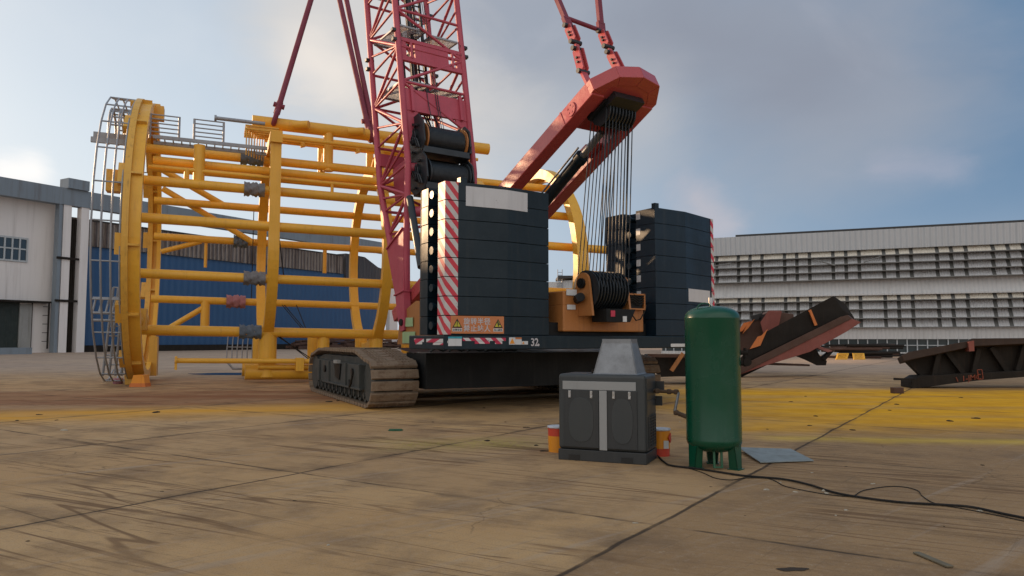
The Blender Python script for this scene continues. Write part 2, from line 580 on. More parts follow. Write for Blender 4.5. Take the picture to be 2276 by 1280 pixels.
# ------------------------------------------------------------------ ground
def ground_material():
    n = NT('yard_concrete')
    pos = n.tc.outputs['Object']

    def along_dir(ang, sx, sy, ox=0.0, oy=0.0):
        """ground coordinates turned to lie along a bearing, then squeezed"""
        cm = n.t.nodes.new('ShaderNodeCombineXYZ')
        n.link(n.math('MULTIPLY_ADD', n.dot(None, (math.cos(ang), math.sin(ang), 0)), sx, ox), cm.inputs[0])
        n.link(n.math('MULTIPLY_ADD', n.dot(None, (-math.sin(ang), math.cos(ang), 0)), sy, oy), cm.inputs[1])
        return cm.outputs[0]

    C1, C2 = V((0.55, 0.835, 0)), V((0.835, -0.55, 0))       # the two directions of the slab joints
    wob = n.noise(0.9, 3.0, 0.6)
    dd = n.math('ADD', n.dot(None, C1), n.math('MULTIPLY', wob, 0.10))
    cc = n.math('ADD', n.dot(None, C2), n.math('MULTIPLY', wob, 0.10))
    P = 4.7
    uc = n.math('DIVIDE', n.math('ADD', cc, 2.60), P)
    ud = n.math('DIVIDE', n.math('ADD', dd, -1.7), P)
    fc = n.math('ABSOLUTE', n.math('SUBTRACT', n.math('FRACT', n.math('ADD', uc, 0.5)), 0.5))
    fd = n.math('ABSOLUTE', n.math('SUBTRACT', n.math('FRACT', n.math('ADD', ud, 0.5)), 0.5))
    jw = 0.022 / P
    brk = n.noise(0.7, 4.0, 0.7)
    jc = n.math('MULTIPLY', n.ramp(fc, jw * 0.5, jw * 1.5, 1.0, 0.0), n.ramp(brk, 0.34, 0.5, 0.35, 1.0))
    jd = n.math('MULTIPLY', n.ramp(fd, jw * 0.5, jw * 1.5, 1.0, 0.0), n.ramp(brk, 0.42, 0.56, 0.15, 0.9))
    joint = n.math('MAXIMUM', jc, jd)
    # a slab of its own tone
    cmb = n.t.nodes.new('ShaderNodeCombineXYZ')
    n.link(n.math('FLOOR', uc), cmb.inputs[0])
    n.link(n.math('FLOOR', ud), cmb.inputs[1])
    wn_ = n.t.nodes.new('ShaderNodeTexWhiteNoise')
    n.link(cmb.outputs[0], wn_.inputs[0])
    slab = wn_.outputs[0]
    side = n.math('GREATER_THAN', uc, 0.0)
    big = n.noise(0.16, 6.0, 0.62)
    mid = n.noise(0.9, 6.0, 0.65)
    fine = n.noise(14.0, 5.0, 0.7)
    grit = n.noise(70.0, 3.0, 0.7)
    c = n.mix(n.ramp(big, 0.3, 0.7), (0.50, 0.296, 0.126), (0.61, 0.400, 0.200))
    c = n.mix(n.ramp(slab, 0.0, 1.0, 0.0, 0.62, smooth=False), c, (0.38, 0.240, 0.128))
    c = n.mix(n.math('MULTIPLY', side, 0.70), c, (0.30, 0.182, 0.090))
    c = n.mix(n.ramp(mid, 0.42, 0.68, 0.0, 0.62), c, (0.20, 0.130, 0.080))
    c = n.mix(n.ramp(fine, 0.45, 0.75, 0.0, 0.30), c, (0.44, 0.34, 0.25))
    c = n.mix(n.ramp(grit, 0.48, 0.75, 0.0, 0.5), c, (0.13, 0.09, 0.06))
    # dragged scrapes and tyre streaks, along the crossing joint direction
    ang = math.atan2(C2.y, C2.x)
    mp = along_dir(ang + 0.10, 0.28, 5.2)
    strk = n.noise(1.0, 7.0, 0.68, vec=mp, dist=0.3)
    pat = n.noise(0.33, 3.0, 0.5)
    c = n.mix(n.math('MULTIPLY', n.ramp(strk, 0.54, 0.66), n.ramp(pat, 0.42, 0.62, 0.08, 0.75)), c, (0.17, 0.105, 0.055))
    mp2 = along_dir(math.atan2(C1.y, C1.x) - 0.25, 0.12, 3.2, 4, 9)
    strk2 = n.noise(1.0, 6.0, 0.66, vec=mp2, dist=0.2)
    c = n.mix(n.math('MULTIPLY', n.ramp(strk2, 0.56, 0.70), 0.45), c, (0.42, 0.34, 0.27))
    # thin dark scratches
    mp3 = along_dir(ang - 0.04, 0.22, 9.0, 1, 3)
    scr = n.noise(1.0, 4.0, 0.6, vec=mp3)
    c = n.mix(n.math('MULTIPLY', n.ramp(scr, 0.66, 0.70), n.ramp(pat, 0.35, 0.6, 0.1, 0.7)), c, (0.12, 0.075, 0.04))
    # finer scuffs both ways, crisp and short
    mp4 = along_dir(ang + 0.16, 0.9, 11.0, 7, 1)
    sc4 = n.noise(1.0, 8.0, 0.75, vec=mp4)
    c = n.mix(n.math('MULTIPLY', n.ramp(sc4, 0.555, 0.62), n.ramp(pat, 0.38, 0.60, 0.20, 0.8)), c, (0.17, 0.098, 0.05))
    mp5 = along_dir(math.atan2(C1.y, C1.x) - 0.12, 0.5, 16.0, 2, 5)
    sc5 = n.noise(1.0, 7.0, 0.75, vec=mp5)
    c = n.mix(n.math('MULTIPLY', n.ramp(sc5, 0.585, 0.64), 0.35), c, (0.17, 0.115, 0.07))
    sp5 = n.noise(9.0, 9.0, 0.8)
    c = n.mix(n.math('MULTIPLY', n.ramp(sp5, 0.60, 0.66), 0.6), c, (0.50, 0.40, 0.28))
    # long drag lines left by plates pulled over the slab
    for k, (sx, sy, da, w) in enumerate(((0.06, 1.3, 0.10, 0.007), (0.05, 0.8, 0.02, 0.004))):
        ln_ = n.noise(1.0, 2.5, 0.5, vec=along_dir(ang + da, sx, sy, 3.3 * k, 7.7 * k))
        rg_ = n.ramp(n.math('ABSOLUTE', n.math('SUBTRACT', ln_, 0.5)), w * 0.4, w * 1.6, 1.0, 0.0)
        c = n.mix(n.math('MULTIPLY', rg_, n.ramp(pat, 0.40, 0.58, 0.15, 0.80)), c, (0.17, 0.095, 0.048))
    cr = n.t.nodes.new('ShaderNodeTexVoronoi')
    cr.feature = 'DISTANCE_TO_EDGE'
    cr.inputs['Scale'].default_value = 0.33
    wv = n.t.nodes.new('ShaderNodeVectorMath')
    wv.operation = 'ADD'
    nz = n.t.nodes.new('ShaderNodeTexNoise')
    nz.inputs['Scale'].default_value = 1.1
    nz.inputs['Detail'].default_value = 6.0
    n.link(pos, nz.inputs['Vector'])
    scl = n.t.nodes.new('ShaderNodeVectorMath')
    scl.operation = 'SCALE'
    scl.inputs['Scale'].default_value = 0.9
    n.link(nz.outputs['Color'], scl.inputs[0])
    n.link(pos, wv.inputs[0])
    n.link(scl.outputs[0], wv.inputs[1])
    n.link(wv.outputs[0], cr.inputs['Vector'])
    crack = n.math('MULTIPLY', n.ramp(cr.outputs['Distance'], 0.001, 0.0055, 1.0, 0.0), n.ramp(n.noise(0.25, 4.0, 0.6), 0.50, 0.60))
    c = n.mix(n.math('MULTIPLY', crack, 0.40), c, (0.07, 0.047, 0.03))
    x, y, z = n.sep()
    edge = n.math('MULTIPLY', n.math('SUBTRACT', n.noise(0.35, 6.0, 0.65), 0.5), 5.0)
    streaky = n.noise(1.0, 6.0, 0.7, vec=n.mapping((0.10, 0.9, 1), (0, 0, 0.06)))

    def band(cx, cy, hx, hy, rot, soft, wob=1.0):
        """soft patch: centre, half sizes, turn"""
        m = n.mapping((1, 1, 1), (0, 0, -rot), (0, 0, 0))
        sx, sy, _ = n.sep(m)
        ca, sa = math.cos(-rot), math.sin(-rot)
        mx, my = cx * ca - cy * sa, cx * sa + cy * ca
        ex = n.math('SUBTRACT', n.math('ABSOLUTE', n.math('SUBTRACT', sx, mx)), hx)
        ey = n.math('SUBTRACT', n.math('ABSOLUTE', n.math('SUBTRACT', sy, my)), hy)
        d = n.math('ADD', n.math('MAXIMUM', ex, ey), n.math('MULTIPLY', edge, wob))
        return n.ramp(d, -soft, soft, 1.0, 0.0)

    # paint sprayed past the work: yellow on the right and left, rust red at the left
    yb = band(19.0, 18.6, 14.2, 5.6, -0.06, 2.3, 1.1)
    yel = n.math('MULTIPLY', yb, n.ramp(streaky, 0.32, 0.56, 0.55, 1.0))
    c = n.mix(yel, c, n.mix(n.ramp(mid, 0.3, 0.7), (0.86, 0.43, 0.008), (0.70, 0.33, 0.012)))
    yl = band(13.0, 11.75, 8.6, 0.10, -0.10, 0.55, 0.22)
    c = n.mix(n.math('MULTIPLY', yl, n.ramp(streaky, 0.3, 0.6, 0.25, 0.85)), c, (0.80, 0.55, 0.03))
    y2 = band(-9.6, 16.6, 6.4, 1.25, 0.33, 1.3, 0.6)
    c = n.mix(n.math('MULTIPLY', y2, n.ramp(streaky, 0.3, 0.7, 0.45, 1.0)), c, (0.74, 0.36, 0.03))
    r2 = band(-12.0, 21.0, 8.5, 3.0, 0.25, 2.0, 1.0)
    c = n.mix(n.math('MULTIPLY', r2, n.ramp(streaky, 0.35, 0.65, 0.45, 1.0)), c, (0.24, 0.095, 0.040))
    y3 = band(-0.9, 11.9, 1.0, 0.35, 0.2, 0.8, 0.4)
    c = n.mix(n.math('MULTIPLY', y3, n.ramp(fine, 0.4, 0.6, 0.0, 0.6)), c, (0.42, 0.36, 0.04))
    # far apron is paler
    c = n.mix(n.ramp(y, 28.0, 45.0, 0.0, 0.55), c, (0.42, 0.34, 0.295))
    halo = n.math('MAXIMUM', n.math('MULTIPLY', n.ramp(fc, 0.0, 0.045, 1.0, 0.0), n.ramp(mid, 0.4, 0.65)), n.math('MULTIPLY', n.ramp(fd, 0.0, 0.03, 0.7, 0.0), n.ramp(mid, 0.4, 0.65)))
    c = n.mix(n.math('MULTIPLY', halo, 0.5), c, (0.12, 0.08, 0.05))
    c = n.mix(n.math('MULTIPLY', joint, 0.85), c, (0.045, 0.032, 0.024))
    h = n.math('ADD', n.math('MULTIPLY', fine, 0.5), n.math('ADD', n.math('MULTIPLY', grit, 0.35), n.math('MULTIPLY', joint, -1.2)))
    n.bump(h, 0.35, 0.02)
    n.b.inputs['Specular IOR Level'].default_value = 0.15
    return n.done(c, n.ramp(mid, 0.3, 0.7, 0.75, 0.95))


g = MB().add([(-700, -200, 0), (700, -200, 0), (700, 1500, 0), (-700, 1500, 0)], [(0, 1, 2, 3)])
tag(g.build('ground', ground_material(), loc=(0, 0, 0)), kind='structure')

# shallow puddle lying under the cage's skid
n_ = NT('puddle_water')
M['water'] = n_.done((0.03, 0.032, 0.035), 0.04)
pts = []
c0, c1 = ath(430, 830), ath(720, 832)
for k in range(40):
    a = 2 * math.pi * k / 40
    w = 1 + 0.18 * math.sin(3 * a + 1) + 0.10 * math.sin(7 * a)
    q = (c0 + c1) / 2 + V((math.cos(a) * (c1 - c0).length * 0.52 * w, math.sin(a) * 1.1 * w, 0))
    pts.append((q.x, q.y, 0.006))
pd = MB().add(pts, [tuple(range(40))])
tag(pd.build('puddle', M['water'], loc=(pts[0][0], pts[0][1], 0)), kind='structure')

# ------------------------------------------------------------------ the hall on the left
HP = V((ray(0, HZ).x * 91.0, 91.0, 0))        # a point of its long wall
HD = V((0.504, 0.864, 0)).normalized()        # the wall runs away to the right
HN = V((HD.y, -HD.x, 0))                      # out of the wall, to the yard


def hw(px, off=0.0):                          # distance along the wall at photo column px
    p = onplane(px, HZ, HP + HN * off, HN)
    return (p - HP - HN * off).dot(HD)


def hz(px, py, off=0.0):
    return onplane(px, py, HP + HN * off, HN).z


def hp(t, z, off=0.0):
    return HP + HD * t + HN * off + V((0, 0, z))


HAX = (HD, HN, V((0, 0, 1)))


def hbox(mb, t0, t1, z0, z1, o0, o1):
    return mb.box(hp((t0 + t1) / 2, (z0 + z1) / 2, (o0 + o1) / 2), (t1 - t0, o1 - o0, z1 - z0), HAX)


M['hall_white'] = corrugated('hall_white_render', (0.74, 0.70, 0.68), 40.0, 0.0, rust=0.12, rustcol=(0.25, 0.19, 0.15), var=0.15, streaks=0.25)
M['hall_blue'] = corrugated('hall_blue_sheet', (0.022, 0.082, 0.195), 1.1, 0.035, axis=tuple(HD), var=0.25, streaks=0.25, dirt=(0.03, 0.07, 0.14))
M['hall_rust'] = corrugated('hall_rusted_band', (0.30, 0.25, 0.22), 0.75, 0.22, rust=0.9, rustcol=(0.075, 0.045, 0.035), axis=tuple(HD), var=0.4, thr=0.46, ribs=0.75)
M['hall_dark'] = corrugated('hall_dark_band', (0.045, 0.045, 0.055), 0.8, 0.1, axis=tuple(HD), var=0.3)
M['girder_grey'] = corrugated('weathered_girder', (0.20, 0.24, 0.28), 6.0, 0.0, rust=0.5, rustcol=(0.12, 0.11, 0.11), var=0.3, streaks=0.5, dirt=(0.13, 0.14, 0.15))
M['roof_dark'] = paint('dark_roofing', (0.05, 0.05, 0.05), 0.8)
M['glass'] = NT('window_glass').done((0.02, 0.045, 0.07), 0.12)
M['frame_white'] = paint('white_window_frame', (0.45, 0.48, 0.50), 0.5, bump=0)
M['door_green'] = paint('dark_green_opening', (0.012, 0.022, 0.02), 0.6, bump=0)
M['door_panel'] = paint('grey_door_leaf', (0.30, 0.30, 0.29), 0.6, var=0.4, dirt=(0.16, 0.15, 0.13), amt=0.6, scale=0.4)

tE = hw(128)
office = root('workshop_office', 'beige rendered workshop office with white framed window and dark doorway at far left', 'building', hp(0, 0))
mb = MB()
hbox(mb, -150, tE, 0, 20.9, -26, 0)
mb.build('wall', M['hall_white'], office)
mb = MB()
hbox(mb, -150, tE - 0.1, 20.91, 21.15, -26, 0.2)
mb.build('roof', M['roof_dark'], office)
a, b = hw(-36), hw(50)
mb = MB()
z0, z1 = hz(30, 581), hz(30, 526)
for t0, t1, q0, q1 in ((a, b, z1 - .22, z1), (a, b, z0, z0 + .22), (a, b, z1 - 1.55, z1 - 1.38)):
    hbox(mb, t0, t1, q0, q1, 0.0, 0.14)
for k in range(6):
    t = a + (b - a) * k / 5
    hbox(mb, t - .09, t + .09, z0, z1, 0.0, 0.17)
wf = mb.build('window', M['frame_white'], office)
mb = MB()
hbox(mb, a, b, z0, z1, 0.0, 0.04)
mb.build('pane', M['glass'], wf)
a, b = hw(-30), hw(40)
zt = hz(30, 672)
mb = MB()
hbox(mb, a, b, 0.5, zt, 0.0, 0.05)
mb.build('doorway', M['door_green'], office)
mb = MB()
hbox(mb, hw(39), hw(66), 0.5, zt - .2, 0.02, 0.25)
mb.build('door', M['door_panel'], office)
mb = MB()
hbox(mb, a - 1, hw(98), zt, zt + .25, 0.02, 1.3)
hbox(mb, hw(66), hw(67), 0.5, zt, 0.1, 0.3)
hbox(mb, hw(94), hw(96), 0.5, zt, 1.0, 1.25)
for k in range(5):
    hbox(mb, hw(82), hw(94), 1.4 + k * 1.1, 1.48 + k * 1.1, 1.1, 1.2)
mb.build('door_frame', M['dark_steel'], office)

hall = root('workshop_hall', 'long blue sheet-clad workshop hall with a rusted band under its flat roof', 'building', hp(20, 0))
t0, t1 = hw(180), hw(757)
tX = hw(852)
mb = MB()
hbox(mb, tE + 0.05, tX, 0, 14.3, -30, 0)
mb.build('wall', M['hall_blue'], hall)
mb = MB()
hbox(mb, tE + 0.05, t1, 14.3, 17.7, -2.0, 0.35)
mb.build('rusted_band', M['hall_rust'], hall)
mb = MB()
hbox(mb, tE + 0.05, t1, 17.70, 17.9, -2.1, 0.5)
mb.build('roof', M['roof_dark'], hall)
mb = MB()
mb.prism([hp(t1 + .6, 12.6, .5), hp(t1 + .6, 18.3, .5), hp(t1 + 6, 18.1, .5), hp(t1 + 10, 16.4, .5), hp(tX, 16.0, .5), hp(tX, 12.6, .5)], HN * -14)
mb.build('end_bay', M['hall_dark'], hall)
mb = MB()
hbox(mb, t0 - 1, tX, 0.0, 0.9, 0.0, 0.5)
mb.build('plinth', M['dark_steel'], hall)

beam = root('runway_girder', 'weathered grey overhead runway girder on columns in front of the blue hall', 'girder', hp(5, 0, 3))
mb = MB()
hbox(mb, -150, hw(868, 2), 19.1, 21.3, 1.0, 2.2)
mb.build('girder', M['girder_grey'], beam)
mb = MB()
hbox(mb, hw(132, 2), hw(180, 2), 21.3, 22.6, 0.6, 2.6)
mb.build('cap_block', M['girder_grey'], beam)
for x0, x1, o in ((116, 124, 1.7), (126, 144, 1.7), (166, 184, 1.7), (862, 880, 1.7)):
    mb = MB()
    hbox(mb, hw(x0, o), hw(x1, o), 0, 19.1, 1.1, 2.1)
    mb.build('column', M['hall_white'] if x0 != 116 else M['girder_grey'], beam)
mb = MB()
for x in (147, 152, 157, 162):
    t = hw(x, 1.0)
    mb.tube(hp(t, 0, 1.0), hp(t, 17.5, 1.0), 0.16, 8)
for z in (6.5, 12.0):
    hbox(mb, hw(118, 2.2), hw(168, 2.2), z, z + .3, 2.15, 2.3)
mb.build('pipe_bundle', M['dark_steel'], beam)

# low kerb and scrap heaps along the hall's foot
kb = MB()
hbox(kb, -60, hw(62, 8), 0, 0.75, 8, 9)
tag(kb.build('kerb', M['girder_grey'], loc=hp(-20, 0, 8)), kind='structure')

mb = MB()
for i in range(150):
    t = random.uniform(hw(640, 4), hw(930, 4))
    o = random.uniform(2.0, 6.0)
    l = random.uniform(1.5, 7)
    z = random.uniform(0.1, 1.6)
    mb.beam(hp(t, z, o), hp(t + l, max(0.1, z + random.uniform(-.5, .5)), o + random.uniform(-1, 1)), random.uniform(.1, .5), random.uniform(.1, .5))
o = mb.build('scrap_heap', M['brown_steel'], loc=hp(60, 0, 4))
tag(o, 'long dark heap of mixed scrap steel along the foot of the blue hall', 'scrap heap', kind='stuff')

# ------------------------------------------------------------------ the grey hall on the right
GP = V((ray(2276, HZ).x * 75.0, 75.0, 0))
GD = V((-0.922, 0.388, 0)).normalized()
GN = V((-GD.y, GD.x, 0))
if GN.y > 0:
    GN = -GN
GAX = (GD, GN, V((0, 0, 1)))


def gt(px, off=0.0):
    return (onplane(px, HZ, GP + GN * off, GN) - GP - GN * off).dot(GD)


def gp(t, z, off=0.0):
    return GP + GD * t + GN * off + V((0, 0, z))


def gbox(mb, t0, t1, z0, z1, o0, o1):
    return mb.box(gp((t0 + t1) / 2, (z0 + z1) / 2, (o0 + o1) / 2), (abs(t1 - t0), o1 - o0, z1 - z0), GAX)


M['shed_grey'] = corrugated('shed_grey_sheet', (0.50, 0.52, 0.54), 0.55, 0.06, axis=tuple(GD), var=0.12, streaks=0.2, dirt=(0.22, 0.23, 0.24))
M['shed_white'] = corrugated('shed_white_sheet', (0.56, 0.56, 0.56), 0.4, 0.03, axis=tuple(GD), var=0.12, streaks=0.25)
M['louvre_beige'] = corrugated('louvre_rust_streaked', (0.74, 0.68, 0.58), 0.25, 0.03, rust=0.55, rustcol=(0.30, 0.15, 0.08), axis=tuple(GD), var=0.2, streaks=0.5, dirt=(0.36, 0.30, 0.22), thr=0.56)
M['louvre_grey'] = corrugated('louvre_grey', (0.62, 0.62, 0.63), 0.25, 0.03, rust=0.25, rustcol=(0.28, 0.22, 0.17), axis=tuple(GD), var=0.2, streaks=0.4, dirt=(0.26, 0.24, 0.22), thr=0.55)
M['shed_dark'] = paint('louvre_gap_steel', (0.20, 0.20, 0.195), 0.8, scale=0.3)
M['pane_dark'] = NT('shed_glass').done((0.028, 0.045, 0.05), 0.15)

M['louvre_gap'] = paint('louvre_gap_sheet', (0.13, 0.13, 0.125), 0.8, scale=0.3, dirt=(0.13, 0.12, 0.10), amt=0.6)
T0, T1 = -30.0, gt(1470)
shed = root('louvred_hall', 'long pale grey industrial hall with two tiers of louvred wall panels', 'building', gp(10, 0))
mb = MB()
gbox(mb, T0, T1, 0, 13.0, -40, -0.6)
mb.build('wall', M['shed_dark'], shed)
mb = MB()
mb.prism([gp(T0, 11.45, -0.59), gp(T0, 13.55, -0.45), gp(T1, 13.55, -0.45), gp(T1, 11.45, -0.59)], GN * 0.8)
mb.build('fascia', M['shed_grey'], shed)
mb = MB()
gbox(mb, T0, gt(1640), 13.56, 13.8, -30, 0.2)
mb.build('roof', M['roof_dark'], shed)
mb = MB()
mb.prism([gp(T0, 6.6, 0.0), gp(T0, 8.2, -0.55), gp(T1, 8.2, -0.55), gp(T1, 6.6, 0.0)], GN * 0.12)
gbox(mb, T0, T1, 6.45, 6.6, -0.58, 0.35)
mb.build('middle_band', M['shed_white'], shed)
mb = MB()
gbox(mb, T0, T1, 1.72, 2.95, -0.58, 0.15)
mb.build('lower_band', M['shed_white'], shed)
mb = MB()
gbox(mb, T0, T1, 0.0, 0.32, -0.58, 0.1)
mb.build('plinth', M['shed_white'], shed)
PER, OFFS = 5.04, ((0.36, 2.42), (2.78, 3.72), (4.08, 5.04))
tb = gt(2027.8)


def louvre(ztop, zbot, m, lean):
    mb = MB()
    k0 = int((T0 - tb) / PER) - 1
    k1 = int((T1 - tb) / PER) + 1
    for k in range(k0, k1):
        for a_, b_ in OFFS:
            # the photo runs left along GD, so the wide panel lies at its own end of the period
            s0, s1 = tb + k * PER + PER - b_, tb + k * PER + PER - a_
            if s0 < T0 or s1 > T1:
                continue
            mb.prism([gp(s0, ztop, -0.45), gp(s1, ztop, -0.45), gp(s1, zbot, lean), gp(s0, zbot, lean)], GN * 0.05)
    o = mb.build('louvre_row', m, shed)
    mb = MB()
    mb.prism([gp(T0, ztop - .03, -0.50), gp(T1, ztop - .03, -0.50), gp(T1, zbot, lean - .05), gp(T0, zbot, lean - .05)], GN * 0.04)
    mb.build('louvre_gap', M['louvre_gap'], o)
    return o


def ledge(z):
    mb = MB()
    gbox(mb, T0, T1, z - 0.05, z + 0.03, -0.58, 0.60)
    mb.build('louvre_ledge', M['shed_dark'], shed)


for zt, zb, m in ((11.44, 10.80, 'louvre_beige'), (10.70, 9.97, 'louvre_grey'), (9.87, 9.12, 'louvre_grey'), (9.02, 8.28, 'louvre_grey'),
                  (6.58, 5.92, 'louvre_beige'), (5.80, 4.98, 'louvre_grey'), (4.88, 4.00, 'louvre_grey'), (3.90, 3.02, 'louvre_grey')):
    louvre(zt, zb, M[m], 0.30)
    ledge(zb - 0.05)
mb = MB()
x = gt(2276)
while x < T1:
    gbox(mb, x - .05, x + .05, 0.33, 1.7, -0.58, -0.05)
    x += 0.95
gbox(mb, T0, T1, 1.02, 1.10, -0.575, -0.03)
wf = mb.build('window', M['frame_white'], shed)
mb = MB()
gbox(mb, T0, T1, 0.33, 1.71, -0.59, -0.4)
mb.build('pane', M['pane_dark'], wf)
# steel braces hanging across the louvres
mb = MB()
for x0, y0, x1, y1 in ((1810, 577, 1856, 590), (1920, 583, 1958, 570), (1585, 592, 1625, 585)):
    p, q = onplane(x0, y0, GP + GN * .7, GN), onplane(x1, y1, GP + GN * .7, GN)
    mb.tube(p, q, 0.07, 6)
mb.build('brace', M['shed_dark'], shed)

# little pale shed seen between the counterweights
B0 = at(1262, HZ, 150)
ds = root('distant_shed', 'small pale shed with a dark flat roof far behind the crane between the counterweights', 'shed', (B0.x, B0.y, 0))
z1 = at(1262, 621, 150).z
mb = MB().box((B0.x - 1.0, B0.y + 4, (z1 - 0.5) / 2), (7.5, 8, z1 - 0.5))
mb.build('wall', M['shed_white'], ds)
mb = MB().prism([(B0.x - 1.2, B0.y - .1, z1 - 2.4), (B0.x + 7.5, B0.y - .1, z1 - 2.0), (B0.x + 7.5, B0.y - .1, z1 + .4), (B0.x - 1.2, B0.y - .1, z1 - .3)], (0, 8, 0))
mb.build('extension', M['shed_grey'], ds)
mb = MB().box((B0.x + 2.8, B0.y + 3.5, z1 + .45), (9.5, 9, 0.5))
mb.build('roof', M['roof_dark'], ds)
mb = MB()
for k in (0, 1):
    mb.tube((B0.x - 2.0 + k * .9, B0.y - .5, 0), (B0.x - 2.0 + k * .9, B0.y - .5, z1 + 2.0), 0.08, 6)
for i in range(9):
    mb.tube((B0.x - 2.0, B0.y - .5, z1 - 3 + i * .55), (B0.x - 1.1, B0.y - .5, z1 - 3 + i * .55), 0.06, 6)
mb.build('ladder', M['grey_tube'], ds)
# ------------------------------------------------------------------ the crawler crane
PSI = R(35.0)
UR = V((math.cos(PSI), math.sin(PSI), 0))
UF = V((-math.sin(PSI), math.cos(PSI), 0))
UZ = V((0, 0, 1))
UAX = (UR, UF, UZ)
ZT, ZB, NS = 5.0, 1.75, 8
SH = (ZT - ZB) / NS
LI, RI = ath(1219, 430, ZT), ath(1455, 460, ZT)
U0 = (LI + RI) / 2
U0.z = 0


def up(u, f, z=0.0):
    return U0 + UR * u + UF * f + UZ * z


def uloc(p):
    d = V(p) - U0
    return d.dot(UR), d.dot(UF)


crane = root('crawler_crane', 'large crawler crane with lattice boom, navy counterweight stacks and steel tracks', 'crane', up(0, 4.5, 0))
CB = ROOTLOC[crane.name]

# plan outlines of the two counterweight stacks, from the surveyed top edges
lO, lB, lI = uloc(ath(990, 401, ZT)), uloc(ath(1128, 415, ZT)), uloc(LI)
rO, rB, rI = uloc(ath(1584, 487, ZT)), uloc(ath(1523, 470, ZT)), uloc(RI)
lS1, lS2, lS3 = uloc(ath(975, 407, ZT)), uloc(ath(952, 417, ZT)), uloc(ath(938, 423, ZT))
rS1, rS2, rS3 = uloc(ath(1413, 469, ZT)), uloc(ath(1384, 475, ZT)), uloc(ath(1346, 483, ZT))
NOTCH = 0.26


def along(a, b, t):
    return (a[0] + (b[0] - a[0]) * t, a[1] + (b[1] - a[1]) * t)


lD = (lS3[0] - lO[0], lS3[1] - lO[1])
left_plan = [lO, lB, lI, (lI[0], lI[1] + 1.9), (lS3[0] + .1, lS3[1] + .25), lS3, lS2, (lS2[0] + NOTCH, lS2[1]), (lS1[0] + NOTCH, lS1[1]), lS1]
right_plan = [rI, rB, rO, (rO[0], rO[1] + 1.1), (rS3[0] + .8, rS3[1] + .1), rS3, rS2, (rS2[0] + NOTCH, rS2[1]), (rS1[0] + NOTCH, rS1[1]), rS1]

# red and white hazard stripes, fixed to the plates
n = NT('hazard_stripes')
dv = UR * 1.05 - UF * 1.05 + UZ
s_ = n.math('FRACT', n.math('DIVIDE', n.dot(None, dv), 0.31))
w_ = n.noise(4.0, 6.0, 0.7)
c_ = n.mix(n.ramp(s_, 0.485, 0.515), (0.58, 0.03, 0.055), (0.56, 0.54, 0.53))
c_ = n.mix(n.ramp(w_, 0.66, 0.69), c_, (0.05, 0.05, 0.05))
c_ = n.mix(n.ramp(n.noise(1.2, 5.0, 0.7), 0.45, 0.75, 0.0, 0.3), c_, (0.30, 0.22, 0.2))
M['hazard'] = n.done(c_, 0.5)


def offset_rear(pts, d):
    """shift an open plan line to the rear by d"""
    out = []
    for i, p in enumerate(pts):
        a, b = pts[max(0, i - 1)], pts[min(len(pts) - 1, i + 1)]
        t = V((b[0] - a[0], b[1] - a[1], 0)).normalized()
        out.append((p[0] + t.y * d, p[1] - t.x * d))
    return out


def plate(line, z0, z1, d0, d1):
    """thin upright plate following an open plan line, from d0 to d1 proud of it"""
    a, b = offset_rear(line, d0), offset_rear(line, d1)
    mb = MB()
    for i in range(len(line) - 1):
        mb.prism([up(*a[i], z0), up(*a[i + 1], z0), up(*b[i + 1], z0), up(*b[i], z0)], UZ * (z1 - z0))
    return mb


for side, plan in (('l', left_plan), ('r', right_plan)):
    for k in range(NS):
        z0, z1 = ZB + k * SH + 0.005, ZB + (k + 1) * SH - 0.005
        j = (random.uniform(-.004, .004), random.uniform(-.004, .004))
        mb = MB().prism([up(u + j[0], f + j[1], z0) for u, f in plan], UZ * (z1 - z0))
        slab = mb.build('counterweight_slab', M['navy'] if side == 'l' else M['navy_blue'], crane, bevel=0.006)
        # lifting lugs in the notch
        q = along(lS1, lS2, .55) if side == 'l' else along(rS1, rS2, .5)
        zc = (z0 + z1) / 2
        lug = MB()
        x0 = q[0] + NOTCH
        lug.tube(up(x0, q[1], zc), up(q[0] + .03, q[1], zc), 0.06, 14)
        lug.tube(up(q[0] + .03, q[1], zc), up(q[0] - .03, q[1], zc), 0.088, 18)
        lug.build('lifting_lug', M['navy'], slab)
        if side == 'l':
            e = along(lO, lB, 0.20)
            line = [along(lS1, lO, 0.02), lO, e]
            if k == 0:
                line = [lS1, lO, along(lO, lB, 0.10)]
            plate(line, z0 + .004, z1 - .004, 0.004, 0.010).build('hazard_stripe', M['hazard'], slab)
        else:
            # stripe band on the outer end of the rear face
            plate([along(rB, rO, 0.90), rO], z0 + .004, z1 - .004, 0.004, 0.010).build('hazard_stripe', M['hazard'], slab)
            if k > 1:
                zq = zc + .05
                plate([along(rI, rS1, 0.98), along(rI, rS1, 0.76)], zq - .085, zq + .085, 0.004, 0.008).build('sticker', M['white'], slab)
        if side == 'l' and k == NS - 1:
            ln = [along(lO, lB, .32), lB, along(lB, lI, .47)]
            plate(ln, z0 - .10, z1 - .07, 0.004, 0.011).build('blank_plate', M['grey_plate'], slab)
        if side == 'r' and k == 2:
            ln = [along(rB, rO, 0.06), along(rB, rO, 0.83)]
            plate(ln, z0 + .08, z1 + .02, 0.004, 0.011).build('blank_plate', M['grey_plate'], slab)
# small eye on the right stack and cap on the left one
mb = MB().box(up(rI[0] + .08, rI[1] + .06, ZT + .05), (.14, .12, .12), UAX)
mb.build('lifting_eye', M['navy'], crane)
mb = MB().box(up(*along(lO, lB, .3), ZT + .05) + UF * .1, (.16, .14, .12), UAX)
mb.build('lifting_eye', M['navy'], crane)


